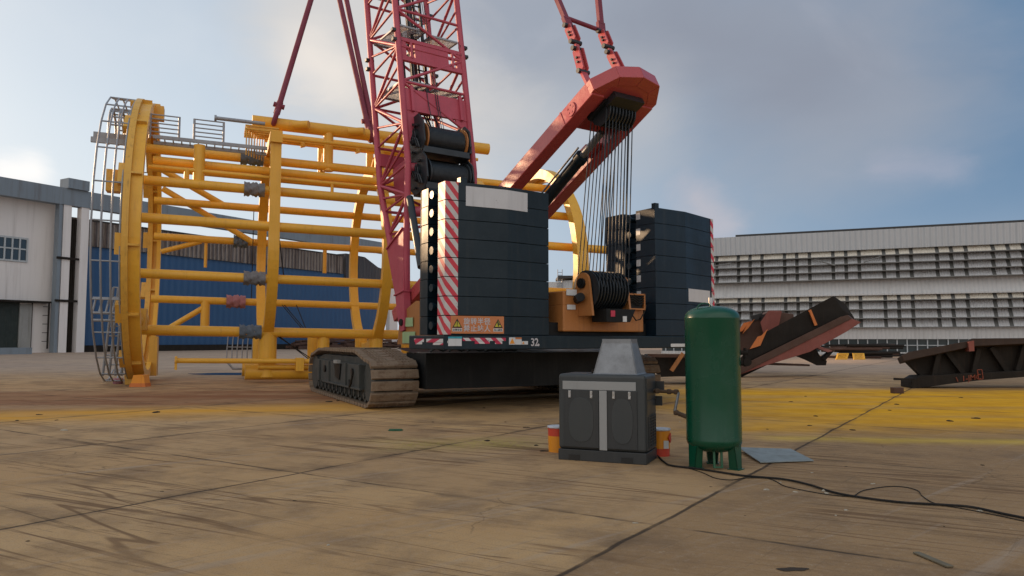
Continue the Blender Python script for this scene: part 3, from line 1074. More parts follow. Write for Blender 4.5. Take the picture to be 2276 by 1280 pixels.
# --- writing
def text_mesh(body, size, org, xd, yd, name, mat, parent, spacing=1.0, depth=0.004, bold=0.0):
    cu = bpy.data.curves.new(name, 'FONT')
    cu.body, cu.size, cu.extrude, cu.space_character = body, size, depth / 2, spacing
    cu.offset = bold
    cu.resolution_u = 3
    ob = bpy.data.objects.new('tmp_text', cu)
    COL.objects.link(ob)
    dg = bpy.context.evaluated_depsgraph_get()
    me = bpy.data.meshes.new_from_object(ob.evaluated_get(dg))
    bpy.data.objects.remove(ob)
    xd, yd = V(xd).normalized(), V(yd).normalized()
    zd = xd.cross(yd)
    off = ROOTLOC[parent.name]
    for v in me.vertices:
        p = v.co.copy()
        v.co = V(org) + xd * p.x + yd * p.y + zd * p.z - off
    me.materials.clear()
    me.materials.append(mat)
    me.update()
    o = bpy.data.objects.new(name, me)
    COL.objects.link(o)
    o.parent = parent
    ROOTLOC[o.name] = off
    return o


# orange notice along the left stack's lowest slab
sa, sb = along(lO, lB, 0.09), along(lO, lB, 0.935)
zs0, zs1 = ZB + 0.03, ZB + SH - 0.005
sg = plate([sa, sb], zs0, zs1, 0.012, 0.022).build('warning_sign', M['sign_orange'], crane)
pa, pb = offset_rear([sa, sb], 0.0225)
sx = (up(*pb) - up(*pa))
SL = sx.length
sx.normalize()
snn = sx.cross(UZ)                              # out of the sign


def son(t, z, d=0.0):
    return up(*pa) + sx * t + UZ * (zs0 + z) + snn * d


SHH = zs1 - zs0
K = SL / 978.0                                  # sign was measured as 978 by 310 units
for body, y in (('旋转半径', 168), ('禁止站人', 42)):
    text_mesh(body, 118 * K, son(228 * K, y * SHH / 310 + .004, 0.001), sx, UZ, 'sign_text', M['sign_text'], sg, 1.13, 0.003, 0.0028)
for cx, cap in ((114, '注意安全'), (866, '当心碰伤')):
    base_, top_ = 100 * SHH / 310, 262 * SHH / 310
    w = 88 * K
    mb = MB().prism([son(cx * K - w, base_, 0.0), son(cx * K + w, base_, 0.0), son(cx * K, top_, 0.0)], snn * 0.003)
    tr = mb.build('warning_triangle', M['sign_black'], sg)
    i_ = 0.70
    cz = base_ + (top_ - base_) * 0.36
    mb = MB().prism([son(cx * K - w * i_, base_ + .025, 0.0032), son(cx * K + w * i_, base_ + .025, 0.0032), son(cx * K, base_ + .025 + (top_ - base_) * i_, 0.0032)], snn * 0.002)
    mb.build('warning_triangle', M['sign_yellow'], sg)
    mb = MB()
    if cx < 400:
        mb.prism([son(cx * K - .010, cz + .10 - .01, 0.0054), son(cx * K - .006, cz - .012, 0.0054), son(cx * K + .006, cz - .012, 0.0054), son(cx * K + .010, cz + .09, 0.0054)], snn * .002)
        mb.box(son(cx * K, cz - .032, 0.0064), (.018, .002, .018), (sx, snn, UZ))
    else:
        mb.lathe(son(cx * K - .005, cz + .055, 0.0054), [(0.018, 0), (0.018, .002)], 12, (sx, UZ, snn))
        mb.prism([son(cx * K - .02, cz + .04, 0.0054), son(cx * K + .005, cz + .04, 0.0054), son(cx * K + .05, cz + .01, 0.0054), son(cx * K + .045, cz - .005, 0.0054), son(cx * K + .012, cz + .008, 0.0054), son(cx * K + .02, cz - .035, 0.0054), son(cx * K + .0, cz - .035, 0.0054)], snn * .002)
    mb.build('pictogram', M['sign_black'], sg)
    mb = MB().prism([son(cx * K - w, 38 * SHH / 310), son(cx * K + w, 38 * SHH / 310), son(cx * K + w, 92 * SHH / 310), son(cx * K - w, 92 * SHH / 310)], snn * 0.003)
    mb.build('caption_plate', M['white'], sg)
    text_mesh(cap, 41 * K, son(cx * K - w * .93, 49 * SHH / 310, 0.0035), sx, UZ, 'sign_text', M['sign_black'], sg, 1.0, 0.003, 0.001)

# --- base slab under both stacks, with its tapes, stickers and number
lF = (lS3[0] - .06, lS3[1] + .45)
base_plan = [lO, lB, lI, rI, rB, rO, (rO[0], rO[1] + 1.6), (1.2, 1.9), (-1.2, 1.9), (lF[0] + .6, lF[1] + .6), lF]
mb = MB().prism([up(u, f, 1.44) for u, f in base_plan], UZ * (ZB - .006 - 1.44))
bs = mb.build('base_slab', M['navy'], crane, bevel=0.02)
n = NT('red_white_tape')
s_ = n.math('FRACT', n.math('DIVIDE', n.dot(None, UR * 1.0 + UF * 0.3 + UZ * 1.0), 0.24))
c_ = n.mix(n.ramp(s_, 0.46, 0.54), (0.50, 0.02, 0.07), (0.60, 0.58, 0.58))
wr_ = n.noise(7.0, 5.0, 0.7)
M['tape'] = n.done(n.mix(n.ramp(wr_, 0.60, 0.64), c_, (0.03, 0.03, 0.033)), 0.5)


def rear_at(px, py, zz):                       # plan position on the chamfer line at photo column px
    a, b = V(up(*lO, 0)), V(up(*lB, 0))
    nrm = (b - a).cross(UZ)
    return onplane(px, py, a, nrm)


def strip(px0, px1, z0, z1, mat, name, parent, d=0.004):
    p, q = rear_at(px0, 760, 0), rear_at(px1, 760, 0)
    p.z = q.z = z0
    nn = (q - p).cross(UZ).normalized()
    mb = MB().prism([p + nn * d, q + nn * d, q + nn * (d + .004), p + nn * (d + .004)], UZ * (z1 - z0))
    return mb.build(name, mat, parent)


for x0, x1, z0, z1 in ((994, 995, 1.58, 1.63), (1028, 1124, 1.625, 1.69), (1055, 1088, 1.565, 1.62), (1100, 1116, 1.56, 1.62)):
    strip(x0, x1, z0, z1, M['tape'], 'hazard_tape', bs)
sl0, sl1 = along(lO, lF, .98), along(lO, lF, .05)
for t0_, t1_, z0, z1 in ((.83, .55, 1.60, 1.675), (.48, .03, 1.595, 1.67), (.80, .60, 1.55, 1.60), (.30, .03, 1.54, 1.59)):
    plate([along(lO, lF, t0_), along(lO, lF, t1_)], z0, z1, .004, .008).build('hazard_tape', M['tape'], bs)
strip(996, 1026, 1.52, 1.69, M['white'], 'sticker', bs)
strip(995.5, 1026.5, 1.675, 1.715, M['cyan'], 'sticker', bs, .009)
b1 = V(up(*lB, 0))
b2 = V(up(*lI, 0))
nb = (b2 - b1).cross(UZ).normalized()


def strip2(px0, px1, z0, z1, mat, name, parent, d=0.004):
    p, q = onplane(px0, 760, b1, nb), onplane(px1, 760, b1, nb)
    p.z = q.z = z0
    mb = MB().prism([p + nb * d, q + nb * d, q + nb * (d + .004), p + nb * (d + .004)], UZ * (z1 - z0))
    return mb.build(name, mat, parent)


strip2(1131, 1145, 1.545, 1.70, M['white'], 'sticker', bs)
strip2(1145.3, 1159, 1.545, 1.66, M['white'], 'sticker', bs)
strip2(1145.3, 1159, 1.663, 1.70, M['sign_orange'], 'sticker', bs)
strip2(1159.5, 1173, 1.545, 1.62, M['white'], 'sticker', bs)
for xa, xb, za, zc_ in ((1132.5, 1143.5, 1.565, 1.685), (1160, 1165, 1.56, 1.61)):
    p, q = onplane(xa, 760, b1, nb), onplane(xb, 760, b1, nb)
    p.z = q.z = za
    t_ = (p + q) / 2
    t_.z = zc_
    MB().prism([p + nb * .009, q + nb * .009, t_ + nb * .009], nb * .003).build('warning_triangle', M['bucket_orange'], bs)
p = onplane(1179, 760, b1, nb)
p.z = 1.515
text_mesh('32', 0.24, p + nb * .006, (b2 - b1), UZ, 'stencilled_number', M['sign_text'], bs, 0.95, 0.003, 0.004)
q = onplane(1196.5, 760, b1, nb)
q.z = 1.535
MB().lathe(q + nb * .004, [(0.03, 0), (0.03, .003)], 12, ((b2 - b1).normalized(), UZ, nb)).build('stencilled_number', M['sign_text'], bs)
# torn white sticker near the right end
a_, b_ = along(rB, rO, 0.0), along(rI, rB, 0.45)
plate([along(rI, rB, .45), along(rI, rB, .95)], 1.47, 1.55, .004, .008).build('sticker', M['white'], bs)

# --- superstructure frame between the stacks
fr = MB()
fr.box(up(0, 4.2, 2.15), (2.56, 8.4, .62), UAX)
fr.box(up(0, 2.3, 2.60), (2.56, 4.6, .34), UAX)
frame = fr.build('superstructure_frame', M['orange'], crane, bevel=0.03)
mb = MB()
for s in (-1, 1):
    mb.prism([up(s * 1.29, 5.6, 1.5), up(s * 1.29, 5.6, 2.75), up(s * 1.29, 7.2, 2.85), up(s * 1.29, 8.3, 2.45), up(s * 1.29, 8.45, 1.5)], UR * (-.06 * s))
mb.build('boom_foot_plate', M['orange'], frame)
mb = MB().box(up(-1.325, 7.7, 2.2), (.01, .75, .28), UAX)
mb.build('sticker', M['label_green'], frame)
mb = MB().box(up(-1.325, 7.6, 1.72), (.01, .85, .36), UAX)
mb.build('sticker', M['label_green'], frame)
mb = MB()
mb.box(up(0.78, -.03, 2.58), (.80, .08, .36), UAX)
hatch = mb.build('hatch', M['black'], frame)
mb = MB()
for z, w in ((2.76, .88), (2.40, .88)):
    mb.box(up(.78, -.06, z), (w, .14, .035), UAX)
for u in (.36, 1.20):
    mb.box(up(u, -.06, 2.58), (.035, .14, .40), UAX)
mb.build('hatch_frame', M['orange'], hatch)
mb = MB()
for i in range(4):
    zz = 2.55 + i * .06
    mb.path([up(.62, -.09, zz), up(.8, -.12, zz + .05), up(1.0, -.12, zz - .06), up(1.25, -.1, zz + .02)], .014, 6)
mb.path([up(.75, -.1, 2.30), up(.9, -.12, 2.12), up(1.05, -.12, 2.15), up(1.2, -.1, 2.32), up(1.28, -.1, 2.5)], .016, 6)
mb.build('hose', M['cable'], frame)
mb = MB().tube(up(-.84, .05, 2.58), up(-1.02, -.30, 2.62), .105, 18)
mb.tube(up(-1.02, -.30, 2.62), up(-1.03, -.31, 2.621), .09, 18)
mb.build('exhaust_pipe', M['black'], frame)
mb = MB().box(up(-1.05, -.02, 2.74), (.30, .02, .14), UAX)
mb.build('sticker', M['white'], frame)
mb = MB().box(up(-1.06, -.02, 2.40), (.24, .02, .11), UAX)
mb.build('sticker', M['white'], frame)
# gantry winch block that takes up the mast ropes
mb = MB()
for u in (-.84, .34):
    pl = []
    for k in range(13):
        a = math.pi * k / 12
        pl.append(up(u, -.16 + .22 * math.cos(a), 2.98 + .22 * math.sin(a)))
    pl = [up(u, .30, 2.20), up(u, .08, 2.90)] + pl[1:-1] + [up(u, -.40, 2.9), up(u, -.50, 2.20)]
    mb.prism(pl, UR * .06)
blk = mb.build('sheave_bracket', M['orange'], frame)
mb = MB()
for u in (-.85,):
    mb.tube(up(u, -.16, 2.95), up(u - .06, -.16, 2.95), .12, 18)
    mb.tube(up(u - .06, -.16, 2.95), up(u - .09, -.16, 2.95), .06, 14)
mb.build('hub_cap', M['black'], blk)
mb = MB()
for k in range(11):
    u = -.74 + k * .092
    mb.tube(up(u, -.16, 2.80), up(u + .022, -.16, 2.80), .46, 32)
    mb.tube(up(u + .022, -.16, 2.80), up(u + .07, -.16, 2.80), .36, 28)
mb.box(up(-.24, .05, 2.50), (.98, .5, .50), UAX)
drum = mb.build('sheave_drum', M['winch'], crane)
mb = MB().prism([up(-.52, -.62, 2.36), up(.40, -.62, 2.36), up(.22, -.62, 2.06), up(-.52, -.62, 2.06)], UF * .5)
mb.build('junction_box', M['black'], frame)
MB().box(up(-.33, -.63, 2.25), (.13, .01, .14), UAX).build('sticker', M['red_tape'], frame)
MB().box(up(.04, -.63, 2.13), (.12, .01, .13), UAX).build('sticker', M['white'], frame)
mb = MB()
mb.box(up(0, 1.2, 1.9), (3.1, 2.0, .3), UAX)
mb.build('deck', M['black'], crane)

# --- mast (gantry) that leans back over the stacks
mL0, mL1 = up(-.92, 9.2, 2.42), up(-.78, -.62, 7.42)
mR0, mR1 = up(.92, 9.2, 2.42), up(.78, -.62, 7.42)
md = (mL1 - mL0).normalized()
mn = UR.cross(md).normalized()                 # normal of the mast plane
if mn.z < 0:
    mn = -mn
mast = None
mb = MB()
MWID, MHT = .38, .40
for a, b, s in ((mL0, mL1, -1), (mR0, mR1, 1)):
    d = (b - a).normalized()
    sd_ = d.cross(mn).normalized()
    mb.box((a + b) / 2, ((b - a).length, MWID, MHT), (d, sd_, mn))
mast = mb.build('mast', M['mast'], crane, bevel=0.02)
# hexagonal head: end beam with chamfered corners and a web plate
mb = MB()
tipc = (mL1 + mR1) / 2


def mp_(u, t, n_=0.0):
    return tipc + UR * u + md * t + mn * n_


hd = [(-.92, -.9), (-.98, .10), (-.62, .62), (.0, .78), (.62, .66), (1.0, .12), (.92, -.9)]
inn = [(-.66, -.9), (-.70, .02), (-.48, .36), (0, .48), (.48, .38), (.72, .04), (.66, -.9)]
for i in range(6):
    q = [mp_(*hd[i], -.16), mp_(*hd[i + 1], -.16), mp_(*inn[i + 1], -.16), mp_(*inn[i], -.16)]
    mb.prism(q, mn * .34)
mb.prism([mp_(u, t, -.15) for u, t in [(-.9, -.55), (-.95, .1), (-.6, .6), (0, .74), (.6, .62), (.95, .1), (.9, -.55)]], mn * .03)
mb.prism([mp_(u, t, MHT * .3) for u, t in [(-.95, -1.4), (-.95, .1), (-.6, .6), (0, .74), (.6, .62), (.95, .1), (.95, -1.4)]], mn * .08)
mb.build('mast_head', M['mast'], mast, bevel=0.015)
mb = MB()
for k in range(9):
    u = -.40 + k * .10
    mb.tube(mp_(u, -.42, -.22), mp_(u + .035, -.42, -.22), .34, 28)
    mb.tube(mp_(u + .035, -.42, -.22), mp_(u + .1, -.42, -.22), .27, 24)
mb.box(mp_(0, .02, -.24), (.92, .36, .16), (UR, md, mn))
mb.box(mp_(0, -.42, -.12), (1.02, .7, .2), (UR, md, mn))
mb.build('sheave', M['winch'], mast)
mb = MB()
for t in (1.25, 4.0):                            # stub brackets inside the right leg
    q = mR1 - md * (t + .3)
    mb.prism([q - UR * .15 - mn * .10, q - UR * .60 - md * .14 - mn * .12, q - UR * .60 - md * .46 - mn * .12, q - UR * .15 - md * .58 - mn * .10], mn * .05)
mb.build('bracket', M['mast'], mast)
mb = MB()                                       # boss on the left leg
q = mL1 - md * .75
mb.tube(q - UR * .18, q - UR * .215, .17, 24)
for k in range(5):
    a = 2 * math.pi * k / 5
    mb.tube(q - UR * .21 + md * (.1 * math.cos(a)) + mn * (.1 * math.sin(a)), q - UR * .225 + md * (.1 * math.cos(a)) + mn * (.1 * math.sin(a)), .022, 10)
q2 = mL1 - md * 1.1
mb.box(q2 - UR * .195, (.02, .035, .40), (UR, md, mn))
mb.build('pin_boss', M['mast'], mast)
c0_, c1_ = up(.12, 4.2, 4.35), mp_(.08, -1.0, -.28)
mb = MB().tube(c0_, c0_ + (c1_ - c0_) * .80, .155, 20)
mb.tube(c0_ + (c1_ - c0_) * .78, c0_ + (c1_ - c0_) * .82, .18, 20)
cy = mb.build('mast_cylinder', M['navy'], crane)
mb = MB().tube(c0_ + (c1_ - c0_) * .8, c1_, .09, 16)
mb.build('piston_rod', M['galv'], cy)
mb = MB().tube(c0_ + UR * -.2 + mn * .1, c0_ + (c1_ - c0_) * .85 + UR * -.2 + mn * .1, .025, 8)
mb.tube(c0_ + UR * -.26 + mn * .08, c0_ + (c1_ - c0_) * .35 + UR * -.26 + mn * .08, .05, 8)
mb.build('hydraulic_line', M['galv'], cy)
# the fall of ropes from the mast head down to the winch block
for k in range(9):
    for s in (0, 1):
        a = mp_(-.42 + k * .105 + s * .02, -.42 + (.24 if s else -.34), -.22)
        b = up(-.72 + k * .112 + s * .03, -.16 + (-.42 if s else .34), 2.85)
        MB().tube(a, b, .014, 6).build('rope', M['rope'], crane)
for u, f in ((.86, -.2), (.93, -.35)):
    MB().tube(mp_(u - .1, -.8, -.2), up(.30, f, 2.85), .015, 6).build('rope', M['rope'], crane)

# --- pendant links rising from the mast head towards the boom top
PD = V((-0.42, 0.30, 0.87)).normalized()


def pend(u0, x_top, y_top, tp):
    a = mp_(u0, .12, .34)
    b = onplane(x_top, y_top, a, V((0.3, -1.0, 0.0)).normalized())
    return a, b


for u0, pxs in ((-.70, [(1310, 190), (1298, 168), (1281, 100), (1262, 52), (1240, 0)]),
                (.30, [(1383, 172), (1381, 165), (1354, 110), (1336, 65), (1330, 0)])):
    yb = mp_(u0, .1, .3).y
    pts = [at(x, y, yb + .35 * i) for i, (x, y) in enumerate(pxs)]
    mb = MB()
    for i in (1, 2):
        d = (pts[i + 1] - pts[i]).normalized()
        sd_ = d.cross(UR).normalized()
        for s in (-1, 1):
            c = (pts[i] + pts[i + 1]) / 2 + UR * (.075 * s)
            L = (pts[i + 1] - pts[i]).length * .86
            hx = [(-L / 2, 0), (-L / 2 + .1, .115), (L / 2 - .1, .115), (L / 2, 0), (L / 2 - .1, -.115), (-L / 2 + .1, -.115)]
            mb.prism([c + d * x + sd_ * y for x, y in hx], UR * .035)
        mb.beam(pts[i] + d * .1, pts[i + 1] - d * .1, .06, .10, up=sd_)
    mb.beam(pts[0] - (pts[1] - pts[0]) * .3, pts[1] + (pts[2] - pts[1]) * .1, .07, .18, up=UR)
    mb.beam(pts[2] * .12 + pts[1] * .88, pts[2], .08, .12, up=UR)
    pn = mb.build('pendant_link', M['mast'], crane)
    mb = MB()
    for i in (1, 2):
        d = (pts[i + 1] - pts[i])
        for t in (.12, .86):
            c = pts[i] + d * t
            mb.tube(c - UR * .17, c + UR * .17, .062, 12)
        for t in (.42, .56):
            c = pts[i] + d * t
            mb.tube(c - UR * .125, c + UR * .125, .03, 10)
    mb.build('link_pin', M['winch'], pn)
    d = pts[4] - pts[3]
    mb = MB()
    mb.beam(pts[3] - d * .1, pts[3] + d * .22, .10, .22, up=UR)
    mb.beam(pts[3] + d * .15, pts[4] + d * 1.5, .11, .14, up=UR)
    mb.build('pendant_bar', M['sling'], pn)
    if u0 < 0:
        pL3 = pts[3] + d * .25
    else:
        pR3 = pts[3] - d * .05
MB().tube(pL3, pR3, .055, 12).build('spreader_bar', M['sling'], crane)
# --- crawler tracks
PT = R(26.0)
TR = V((math.cos(PT), math.sin(PT), 0))
TF = V((-math.sin(PT), math.cos(PT), 0))
TAX = (TR, TF, UZ)
TW = 1.15
tl0 = ath(826, 913)                            # near outer ground corner of the left track
TLEN = 7.7
GAUGE = 7.15


def track_path():
    """centre line of the shoes in (t along the track, z), closed"""
    zb, r = 0.07, 0.58
    pts = []
    n0 = (0.62, 0.64)
    n1 = (TLEN - 0.62, 0.64)
    # near idler
    for k in range(15):
        a = -math.pi / 2 - math.pi * k / 14 * 0.80
        pts.append((n0[0] + r * math.cos(a), n0[1] + r * math.sin(a)))
    pts.append((0.75, 1.16))
    pts.append((1.75, 1.36))
    pts.append((TLEN - 1.5, 1.36))
    pts.append((TLEN - .75, 1.22))
    for k in range(15):
        a = math.pi / 2 * 0.75 - math.pi * k / 14 * 0.875
        pts.append((n1[0] + r * math.cos(a), n1[1] + r * math.sin(a)))
    return pts


def resample(pts, n):
    m = len(pts)
    seg = [math.hypot(pts[(i + 1) % m][0] - pts[i][0], pts[(i + 1) % m][1] - pts[i][1]) for i in range(m)]
    tot = sum(seg)
    out = []
    for k in range(n):
        d = tot * k / n
        i = 0
        while d > seg[i]:
            d -= seg[i]
            i += 1
        a, b = pts[i], pts[(i + 1) % m]
        t = d / seg[i]
        out.append((a[0] + (b[0] - a[0]) * t, a[1] + (b[1] - a[1]) * t))
    return out, tot


shoe_pos, tot = resample(track_path(), 60)
pitch = tot / 60
sh = MB()
w2 = TW / 2
prof = [(-pitch * .405, -.035), (pitch * .405, -.035), (pitch * .405, .025), (pitch * .36, .045), (-pitch * .36, .045), (-pitch * .405, .025)]
sh.prism([V((-w2, y, z)) for y, z in prof], V((TW, 0, 0)))
sh.box((0, 0, -.085), (.34, pitch * .6, .10))
for s in (-1, 1):
    for i in range(4):
        for j in (-1, 1):
            sh.tube(V((s * (.13 + .085 * i), j * pitch * .2, .04)), V((s * (.13 + .085 * i), j * pitch * .2, .060)), .026, 6)
    sh.tube(V((s * .52, 0, .04)), V((s * .52, 0, .047)), .024, 8)
shoe_mesh = sh.mesh('track_shoe')
shoe_mesh.materials.append(M['track'])


def make_track(org):
    def tp(x, t, z):
        return org + TR * x + TF * t + UZ * z
    mb = MB()
    body = [(.62, .30), (.30, .55), (.42, .95), (.95, 1.13), (1.8, 1.21), (TLEN - 1.6, 1.21), (TLEN - .8, 1.1), (TLEN - .3, .8), (TLEN - .4, .45), (TLEN - .7, .30)]
    mb.prism([tp(.16, t, z) for t, z in body], TR * (TW - .32))
    tr = mb.build('crawler_track', M['track_frame'], crane, bevel=0.02)
    # side plate with its ribs and ports on the outer face
    mb = MB()
    mb.prism([tp(.02, 1.1, .42), tp(.02, 1.1, 1.02), tp(.02, TLEN - 1.3, 1.06), tp(.02, TLEN - 1.3, .42)], TR * .15)
    for t in (1.12, 2.55, 4.6, 5.9):
        mb.box(tp(-.0, t, .74), (.06, .05, .6), TAX)
    mb.box(tp(.0, 3.2, .43), (.08, 4.4, .05), TAX)
    mb.build('side_plate', M['track_frame'], tr, bevel=0.008)
    mb = MB()
    mb.prism([tp(-.015, 3.15, 1.0), tp(-.015, 3.95, 1.0), tp(-.015, 3.75, .62), tp(-.015, 3.3, .56)], TR * .05)
    mb.tube(tp(-.02, 1.9, .82), tp(.05, 1.9, .82), .10, 16)
    mb.tube(tp(-.02, 5.2, .80), tp(.05, 5.2, .80), .10, 16)
    mb.build('access_port', M['black'], tr)
    mb = MB().box(tp(-.03, 3.5, 1.05), (.10, .42, .09), TAX)
    mb.build('step', M['pale_steel'], tr)
    mb = MB().path([tp(-.03, 1.75, .75), tp(-.05, 1.8, .55), tp(-.05, 1.95, .45), tp(-.03, 2.05, .62)], .03, 6)
    mb.build('hose', M['cable'], tr)
    for t, z, r in ((.62, .64, .50), (TLEN - .62, .64, .52)):
        MB().tube(tp(.10, t, z), tp(TW - .10, t, z), r, 28).build('idler_wheel', M['track_frame'], tr)
    for i in range(12):
        t = 1.15 + i * (TLEN - 2.3) / 11
        mb = MB().tube(tp(.14, t, .28), tp(TW - .14, t, .28), .17, 16)
        mb.tube(tp(.10, t, .28), tp(.14, t, .28), .09, 12)
        mb.build('roller', M['track_frame'], tr)
    m = len(shoe_pos)
    off = ROOTLOC[tr.name]
    for k, (t, z) in enumerate(shoe_pos):
        a, b = shoe_pos[k - 1], shoe_pos[(k + 1) % m]
        tx, tz = b[0] - a[0], b[1] - a[1]
        L = math.hypot(tx, tz)
        yv = TF * (tx / L) + UZ * (tz / L)
        zv = TR.cross(yv)
        # outward side of the loop
        cx, cz = TLEN / 2, .7
        if zv.dot(TF * (t - cx) * .25 + UZ * (z - cz)) < 0:
            yv = -yv
            zv = TR.cross(yv)
        o = bpy.data.objects.new('track_shoe', shoe_mesh)
        COL.objects.link(o)
        o.parent = tr
        p = tp(w2, t, z) - off
        mt = Matrix((TR, yv, zv)).transposed().to_4x4()
        mt.translation = p
        o.matrix_local = mt
    return tr


make_track(tl0)
make_track(tl0 + TR * GAUGE)
# loose plank lying on the left track
# car body between the tracks, slewing ring
tm = tl0 + TF * (TLEN / 2 + .3)
mb = MB()
mb.box(tm + TR * (GAUGE / 2 + TW / 2) + UZ * .86, (GAUGE - TW + .3, 2.6, .72), TAX)
for s in (-2.1, 2.1):
    mb.box(tm + TR * (GAUGE / 2 + TW / 2) + TF * s + UZ * .83, (GAUGE - TW + .2, .7, .60), TAX)
mb.build('car_body', M['black'], crane, bevel=0.02)
mb = MB().lathe(tm + TR * (GAUGE / 2 + TW / 2) + UZ * 1.2, [(1.55, 0), (1.55, .14), (1.7, .15), (1.7, .26), (1.5, .27), (1.5, .4)], 48)
mb.build('slewing_ring', M['black'], crane)
# bolts round the ring, bosses, hoses and a bright ledge on the undercarriage
mc = tm + TR * (GAUGE / 2 + TW / 2)
mb = MB()
for k in range(72):
    a = 2 * math.pi * k / 72
    mb.box(mc + TR * (1.66 * math.cos(a)) + TF * (1.66 * math.sin(a)) + UZ * 1.49, (.05, .05, .06))
o = mb.build('ring_bolt', M['winch'], crane)
o['kind'] = 'stuff'
rear = tl0 + TR * (TW + .05) + TF * .50
MB().box(rear + TR * (GAUGE - TW) / 2 + TF * .02 + UZ * 1.335, (GAUGE - TW - .2, .06, .02), TAX).build('ledge', M['pale_steel'], crane)  # pale strip stands in for light caught along the ledge
for x, z, r in ((.35, 1.02, .09), (1.55, .98, .06), (3.3, 1.0, .07), (4.6, .95, .08)):
    mb = MB().tube(rear + TR * x + UZ * z + TF * .06, rear + TR * x + UZ * z - TF * .05, r, 16)
    mb.tube(rear + TR * x + UZ * z - TF * .05, rear + TR * x + UZ * z - TF * .07, r * .5, 12)
    mb.build('pin_boss', M['track_frame'], crane)
for k in range(5):
    x = .4 + .5 * k
    MB().path([rear + TR * x + UZ * 1.36, rear + TR * (x + .15) + UZ * 1.44 - TF * .04, rear + TR * (x + .35) + UZ * 1.37, rear + TR * (x + .5) + UZ * 1.42 + TF * .1], .03, 6).build('hose', M['track_frame'], crane)
# counter-ballast block on the undercarriage, dark below the stacks
mb = MB()
ca = tl0 + TR * (TW + .05) + TF * .55
mb.box(ca + TR * (GAUGE - TW) / 2 + UZ * .90, (GAUGE - TW - .1, 1.5, .86), TAX)
mb.prism([ca + UZ * 1.30, ca + TR * (GAUGE - TW) + UZ * 1.30, ca + TR * (GAUGE - TW) + TF * 1.4 + UZ * 1.42, ca + TF * 1.4 + UZ * 1.42], UZ * .02)
mb.build('carbody_ballast', M['black'], crane, bevel=0.02)

# --- lattice boom
BE = R(79.3)
BB = UF * math.cos(BE) + UZ * math.sin(BE)     # along the boom
BV = UF * math.sin(BE) - UZ * math.cos(BE)     # towards its front
BF = up(0, 8.02, 2.2)
BW, BD = 1.25, 1.06


def bp(u, v, w):
    return BF + UR * u + BV * v + BB * w


W_STR, W_TOP = 5.0, 15.5


def chord_v(w, s):
    if w >= W_STR:
        return BD * s
    t = (w - .9) / (W_STR - .9)
    return s * (.20 + (BD - .20) * max(0, t))


boom = MB()
for u in (-BW, BW):
    for s in (-1, 1):
        boom.path([bp(u, chord_v(2.2, s), 2.2), bp(u, BD * s, W_STR), bp(u, BD * s, W_TOP)], .105, 12)
boom = boom.build('boom', M['boom'], crane)
# solid foot legs, with the pin lug
for u in (-BW, BW):
    mb = MB()
    pl = [(-.12, -.28), (.12, -.28), (.24, .1), (.30, .9), (chord_v(2.6, 1) + .10, 2.6), (chord_v(2.45, -1) - .10, 2.95), (-.30, .9), (-.24, .1)]
    mb.prism([bp(u - .12, v, w) for v, w in pl], UR * .24)
    mb.box(bp(u, 0, .95), (.34, .66, .05), (UR, BV, BB))
    a, b = bp(u - .14, chord_v(2.6, 1) + .08, 2.6), bp(u - .14, chord_v(2.45, -1) - .08, 2.95)
    mb.beam(a, b, .05, .07, up=UR)
    for s in (-1, 1):
        mb.tube(bp(u, chord_v(1.0, s), 1.0), bp(u, chord_v(2.8, s), 2.8), .11, 12)
    leg = mb.build('boom_foot', M['boom'], boom, bevel=.01)
    mb = MB().tube(bp(u - .16, 0, 0), bp(u + .16, 0, 0), .11, 16)
    mb.build('foot_pin', M['black'], boom)
# lacings: left and right sides, rear and front faces
lc = MB()


def lace(a, b, r=.05):
    lc.tube(a, b, r, 8)


def cv(s, w):
    return chord_v(w, s)


nodes = [3.1, 4.0, 5.0, 6.4, 7.9, 9.2, 10.6, 12.0, 13.6, 15.2]
for u in (-BW, BW):
    for i in range(len(nodes) - 1):
        w0, w1 = nodes[i], nodes[i + 1]
        s = 1 if i % 2 == 0 else -1
        lace(bp(u, cv(s, w0), w0), bp(u, cv(-s, w1), w1), .055)
        wm = (w0 + w1) / 2
        lace(bp(u, cv(s, w0), w0), bp(u, cv(-s, wm), wm), .04)
        lace(bp(u, cv(-1, w1), w1), bp(u, cv(1, w1), w1), .04)
for s in (-1, 1):
    for i in range(len(nodes) - 1):
        w0, w1 = nodes[i], nodes[i + 1]
        if w0 < 5.5 and s == -1:
            continue
        k = 1 if i % 2 == 0 else -1
        lace(bp(-BW * k, cv(s, w0), w0), bp(BW * k, cv(s, w1), w1), .05)
        lace(bp(-BW, cv(s, w1), w1), bp(BW, cv(s, w1), w1), .05)
lc.build('lacing', M['boom'], boom)
